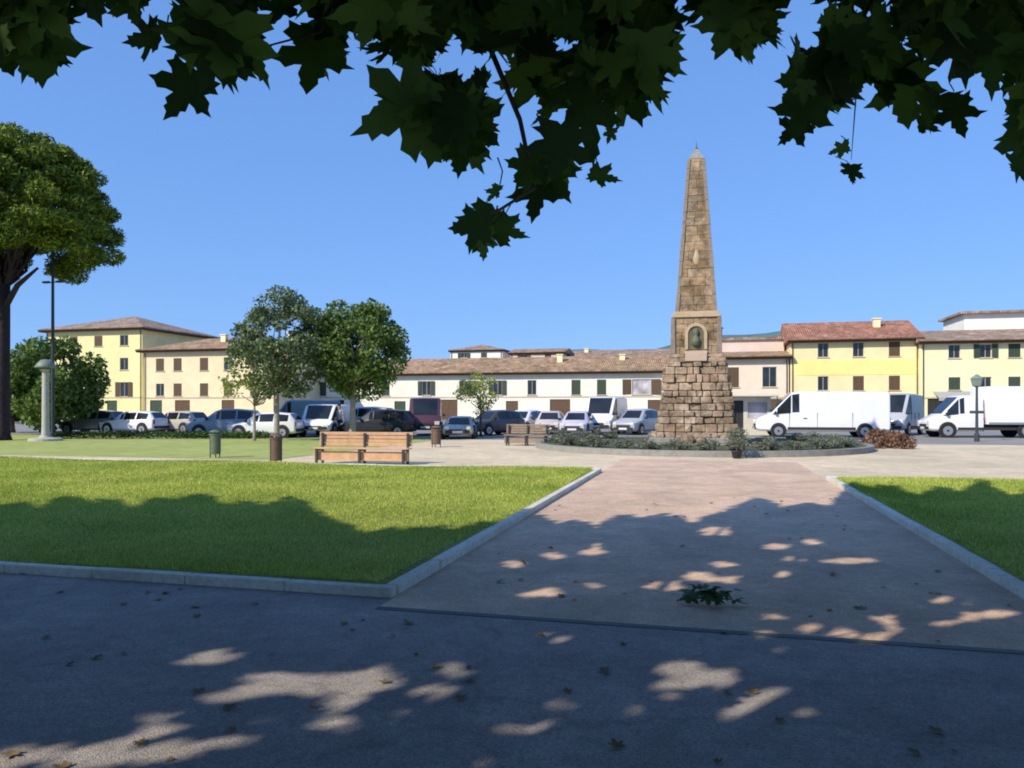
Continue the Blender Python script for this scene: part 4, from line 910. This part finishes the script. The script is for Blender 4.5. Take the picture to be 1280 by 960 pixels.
# the leaves that hang into view
half = [(.0, -.02), (.13, -.10), (.27, -.06), (.44, -.10), (.39, .03), (.50, .10), (.36, .17), (.30, .24), (.44, .30), (.50, .42), (.62, .50), (.47, .52), (.40, .60), (.27, .52), (.16, .50), (.20, .66), (.13, .72), (.15, .82), (.06, .86), (0, 1.02)]
outline = half+[(-x_, y_) for x_, y_ in half[-2:0:-1]]
OL = np.array([(x_, y_, 0) for x_, y_ in outline]); cen = np.array([[0, .34, 0]])
OL[:, 2] = -.22*np.abs(OL[:, 0])-.16*np.clip(OL[:, 1]-.3, 0, 1)**2*2; cen[0, 2] = .02
LF = np.concatenate([cen, OL]); nO = len(OL); LFc = [(0, 1+i, 1+(i+1) % nO) for i in range(nO)]
ENV = np.array([(-100, 95), (0, 92), (30, 88), (62, 96), (78, 30), (120, 18), (150, 26), (200, 22), (235, 20), (248, 92), (290, 96), (330, 92), (340, 34), (365, 30), (388, 92), (420, 82), (450, 70), (485, 80), (495, 112), (480, 150), (540, 176), (575, 205), (600, 190), (625, 160), (650, 190), (665, 245), (690, 255), (715, 175), (760, 150), (790, 150), (812, 110), (828, 55), (850, 12), (880, 30), (905, 62), (940, 66), (970, 40), (982, 0), (1030, 0), (1040, 60), (980, 90), (1000, 155), (1030, 150), (1060, 115), (1100, 90), (1130, 95), (1150, 165), (1195, 160), (1215, 110), (1255, 110), (1268, 190), (1300, 200), (1400, 150)], float)
exl = [ # px, py of leaf centre, size in px, roll (0 = tip pointing down)
 (50, 66, 92, -.2), (12, 50, 80, .5), (-10, 60, 80, 0), (185, 50, 44, 1.4), (230, 118, 62, .6), (285, 62, 96, .1), (262, 30, 60, .8), (318, 72, 70, -.5), (392, 78, 80, .1), (350, 15, 50, .4), (168, 14, 50, -.4), (105, 10, 60, .1),
 (500, 142, 100, 1.1), (548, 160, 96, .3), (578, 196, 62, 0), (608, 288, 64, .5), (604, 304, 42, 0), (588, 284, 52, 1.5), (634, 290, 44, -1.2), (618, 243, 28, .6), (672, 246, 62, .1), (692, 226, 58, -.5), (700, 190, 70, .2), (755, 222, 40, -1.2), (735, 150, 90, -.1), (790, 126, 74, -.2), (762, 170, 22, .3), (655, 215, 60, .4),
 (905, 38, 66, .2), (930, 52, 50, -.3), (955, 28, 52, -.5), (1000, 148, 64, .4), (988, 165, 40, .8), (1020, 122, 70, .2), (1064, 218, 30, .1), (1048, 187, 28, 1.2), (1100, 100, 70, .1), (1150, 160, 46, .6), (1130, 122, 70, -.1), (1196, 146, 64, -.1), (1240, 80, 80, .1), (1275, 185, 72, .1), (1268, 150, 60, -.2), (1275, 218, 50, 0), (1080, 60, 84, 1.0), (1040, 90, 70, 1.2), (1000, 100, 60, 1.4), (760, 60, 90, -.3), (800, 60, 80, -.6)]
def leaf_at(px_, py_, size_px, roll, d, tiltr=.5):
    c = Vector((*at_depth(px_, d), EYE+(HY-py_)*d/F)); s = size_px*1.05*d/F
    right = Vector((RT[0], RT[1], 0)); up = Vector((0, 0, 1)); fw = Vector((FW[0], FW[1], 0))
    M3 = Matrix((right, -up, fw)).transposed()       # leaf x->right, leaf y->down
    Rm = Matrix.Rotation(random.uniform(-tiltr, tiltr), 3, 'X') @ Matrix.Rotation(random.uniform(-tiltr, tiltr), 3, 'Y') @ Matrix.Rotation(roll, 3, 'Z')
    A = np.array(M3 @ Rm); L = LF.copy(); L[:, 1] -= .42; L[:, :2] *= rng.uniform(.9, 1.1, 2); L[1:, :2] *= rng.uniform(.93, 1.07, (nO, 1)); L[:, 2] *= random.uniform(.0, 2.6); L[:, 0] *= random.choice([1, 1, 1, .7]); L[:, 2] += random.uniform(-.25, .25)*L[:, 0]*L[:, 1]*2
    pts = (L*s) @ A.T+np.array(c)
    base = np.array(c)+A @ np.array([0, -.42*s, 0])
    return pts, base
def pick_depth(px_, py_, size_px, lo, hi):
    for _ in range(14):
        d = random.uniform(lo, hi); x_, y_ = at_depth(px_, d); z_ = EYE+(HY-py_)*d/F
        if not blocks(np.array([x_]), np.array([y_]), np.array([z_]), size_px*.45*d/F)[0]: return d, True
    return d, False
acc = {0: ([], [], MB()), 1: ([], [], MB())}
def add_leaf(px_, py_, sz, roll, lo, hi, must=True, tilt=.5, twig=True):
    d, ok = pick_depth(px_, py_, sz, lo, hi)
    if not ok and not must: return
    k = 0 if px_ < 865 else 1; V_, F_, tw = acc[k]; n0 = sum(len(v) for v in V_)
    pts, base = leaf_at(px_, py_, sz, roll, d, tilt); V_.append(pts); F_.extend([(a+n0, b+n0, c+n0) for a, b, c in LFc])
    if twig:
        up = Vector(base)+Vector((random.uniform(-.05, .05), random.uniform(-.03, .08), random.uniform(.03, .06)*(1.5 if sz < 50 else 1))); m_ = (Vector(base)+up)/2+Vector((.01, 0, 0)); n0 += len(pts); q_ = []
        for c_, r_ in ((Vector(base), .0018), (m_, .002), (up, .0026)): q_ += [c_+Vector((r_, 0, 0)), c_+Vector((-r_*.5, r_, 0)), c_+Vector((-r_*.5, -r_, 0))]
        V_.append(np.array(q_))
        for i_ in (0, 3):
            for k_ in range(3): a_, b_ = n0+i_+k_, n0+i_+(k_+1) % 3; F_.extend([(a_, b_, b_+3), (a_, b_+3, a_+3)])
for e in exl: add_leaf(*e, 1.9, 2.7, True, .35)
n_f = 0
GAPS = [(200, 8, 12, 20), (150, 20, 20, 14), (355, 30, 30, 40), (330, 75, 16, 24), (365, 80, 14, 12), (478, 100, 16, 12), (560, 75, 14, 16), (575, 90, 12, 10), (620, 118, 14, 12), (635, 150, 10, 26), (600, 5, 10, 6), (668, 180, 10, 20), (740, 120, 8, 10), (730, 150, 12, 12), (870, 60, 14, 14), (1000, 20, 24, 34), (1098, 25, 9, 18), (1125, 60, 12, 14), (1180, 92, 12, 14), (1205, 98, 10, 8), (1230, 102, 13, 10), (1140, 110, 10, 18), (1095, 128, 10, 16), (950, 72, 8, 10), (1255, 120, 18, 8), (700, 60, 7, 6), (440, 60, 9, 8), (120, 30, 10, 14), (1060, 140, 14, 18), (1205, 130, 10, 14), (855, 20, 10, 30)]
def in_gap(a, b, sz): return any(((a-g[0])/(g[2]+sz*.36))**2+((b-g[1])/(g[3]+sz*.36))**2 < 1 for g in GAPS)
while n_f < 3000:
    px_ = random.uniform(-140, 1420); sz = random.uniform(30, 82)
    e_ = np.interp(px_, ENV[:, 0], ENV[:, 1]); py_ = random.uniform(-150, e_-sz*.28)
    if py_ > -10 and (970 < px_ < 1040 and py_ < 60 and random.random() < .97): continue
    if (e_ < 40 and py_ > e_-sz*.5) or in_gap(px_, py_, sz): n_f += 1; continue
    add_leaf(px_, py_, sz*(1 if py_ > 20 else random.uniform(.7, 1)), random.gauss(0, .7), 1.9, 3.6, False, .9, random.random() < .4); n_f += 1
for k in (0, 1):
    V_, F_, tw = acc[k]; V = np.concatenate(V_)-np.array([*TR[k], 0]); o = np_mesh('hanging_leaves', V, np.array(F_), 'plane_hang', trees[k])
    # drooping boughs carrying the twigs
    def bough(pts_px, r0):
        pts = []
        for (a, b, d) in pts_px: x_, y_ = at_depth(a, d); pts.append((x_-TR[k][0], y_-TR[k][1], EYE+(HY-b)*d/F))
        MB().tube(pts, [r0*(1-.8*i/(len(pts)-1)) for i in range(len(pts))], 6).build('bough', 'bark', trees[k], smooth=True)
    if k == 0:
        bough([(300, -420, 2.2), (330, -160, 2.4), (300, -20, 2.4), (275, 40, 2.3)], .014)
        bough([(520, -420, 2.2), (560, -140, 2.5), (600, 30, 2.5), (650, 150, 2.4), (668, 235, 2.3), (625, 262, 2.25), (606, 270, 2.2)], .014)
        bough([(40, -420, 2.3), (20, -120, 2.5), (40, 20, 2.4)], .012); bough([(700, -200, 2.5), (760, -20, 2.5), (790, 90, 2.4)], .01); bough([(450, -200, 2.6), (440, -40, 2.5), (400, 40, 2.4), (230, 85, 2.3)], .008)
    else:
        bough([(1200, -420, 2.3), (1150, -120, 2.5), (1080, 20, 2.4), (1010, 90, 2.3)], .014); bough([(1300, -300, 2.3), (1290, -60, 2.4), (1272, 120, 2.3)], .01); bough([(1000, -240, 2.6), (960, -40, 2.5), (910, 20, 2.4)], .008); bough([(1080, 20, 2.4), (1070, 120, 2.35), (1064, 200, 2.3)], .004)
# big limbs reaching from the trunks to the hanging boughs
for k, tg in ((0, [(300, -420, 2.2), (520, -420, 2.2), (40, -420, 2.3)]), (1, [(1200, -420, 2.3), (1300, -300, 2.3)])):
    for (a, b, d) in tg:
        mb = MB(); x_, y_ = at_depth(a, d); e = Vector((x_-TR[k][0], y_-TR[k][1], EYE+(HY-b)*d/F)); s = Vector((.05, .05, 3.0)); mid = s.lerp(e, .5)+Vector((0, 0, 1.1)); mb.tube([s, s.lerp(mid, .6), mid, mid.lerp(e, .6)+Vector((0, 0, .1)), e], [.10, .075, .055, .03, .014], 8)
        mb.build('limb', 'palebark', trees[k], smooth=True)

# fallen sprig of leaves on the path, and scattered dry leaves
x, y = on_ground(893, 756); sp = empty('fallen_sprig', (x, y, .0)); tag(sp, 'fallen leafy green sprig lying on the shaded path', 'sprig')
V_ = []; F_ = []; mb = MB(); mb.tube([(-.3, -.05, .03), (-.1, .0, .05), (.12, .03, .045), (.26, .0, .02)], [.006, .006, .005, .003], 6); mb.build('stem', 'bark', sp)
for i in range(26):
    a = random.uniform(0, 2*math.pi); s_ = random.uniform(.07, .13); c = np.array([random.uniform(-.26, .22), random.uniform(-.10, .10), random.uniform(.03, .13)])
    A = np.array(Matrix.Rotation(a, 3, 'Z') @ Matrix.Rotation(random.uniform(-.5, .9), 3, 'X') @ Matrix.Rotation(random.uniform(-.4, .4), 3, 'Y')); n0 = 21*0+sum(len(v) for v in V_)
    p = (LF*s_) @ A.T+c; p[:, 2] = np.maximum(p[:, 2], .006); V_.append(p); F_.extend([(q+n0, r_+n0, t_+n0) for q, r_, t_ in LFc])
np_mesh('leaves', np.concatenate(V_), np.array(F_), 'green', sp)
V_ = []; F_ = []
for i in range(200):
    d = random.uniform(3.2, 14); x_, y_ = at_depth(random.uniform(-60, 1340), d)
    if y_ > 6 and abs(x_) > PX-.1: continue
    a = random.uniform(0, 6.3); s_ = random.uniform(.03, .08); A = np.array(Matrix.Rotation(a, 3, 'Z') @ Matrix.Rotation(random.uniform(-.3, .3), 3, 'X')); n0 = sum(len(v) for v in V_)
    p = (LF*s_*np.array([1, 1, -1])) @ A.T; p[:, 2] -= p[:, 2].min()-.004; V_.append(p+np.array([x_, y_, 0])); F_.extend([(q+n0, r_+n0, t_+n0) for q, r_, t_ in LFc])
tag(np_mesh('fallen_leaves', np.concatenate(V_), np.array(F_), 'litter'), 'small dry leaves scattered over the near pavement', 'leaves', kind='stuff')
for o in bpy.data.objects:
    if 'wm' in o.keys(): del o['wm']
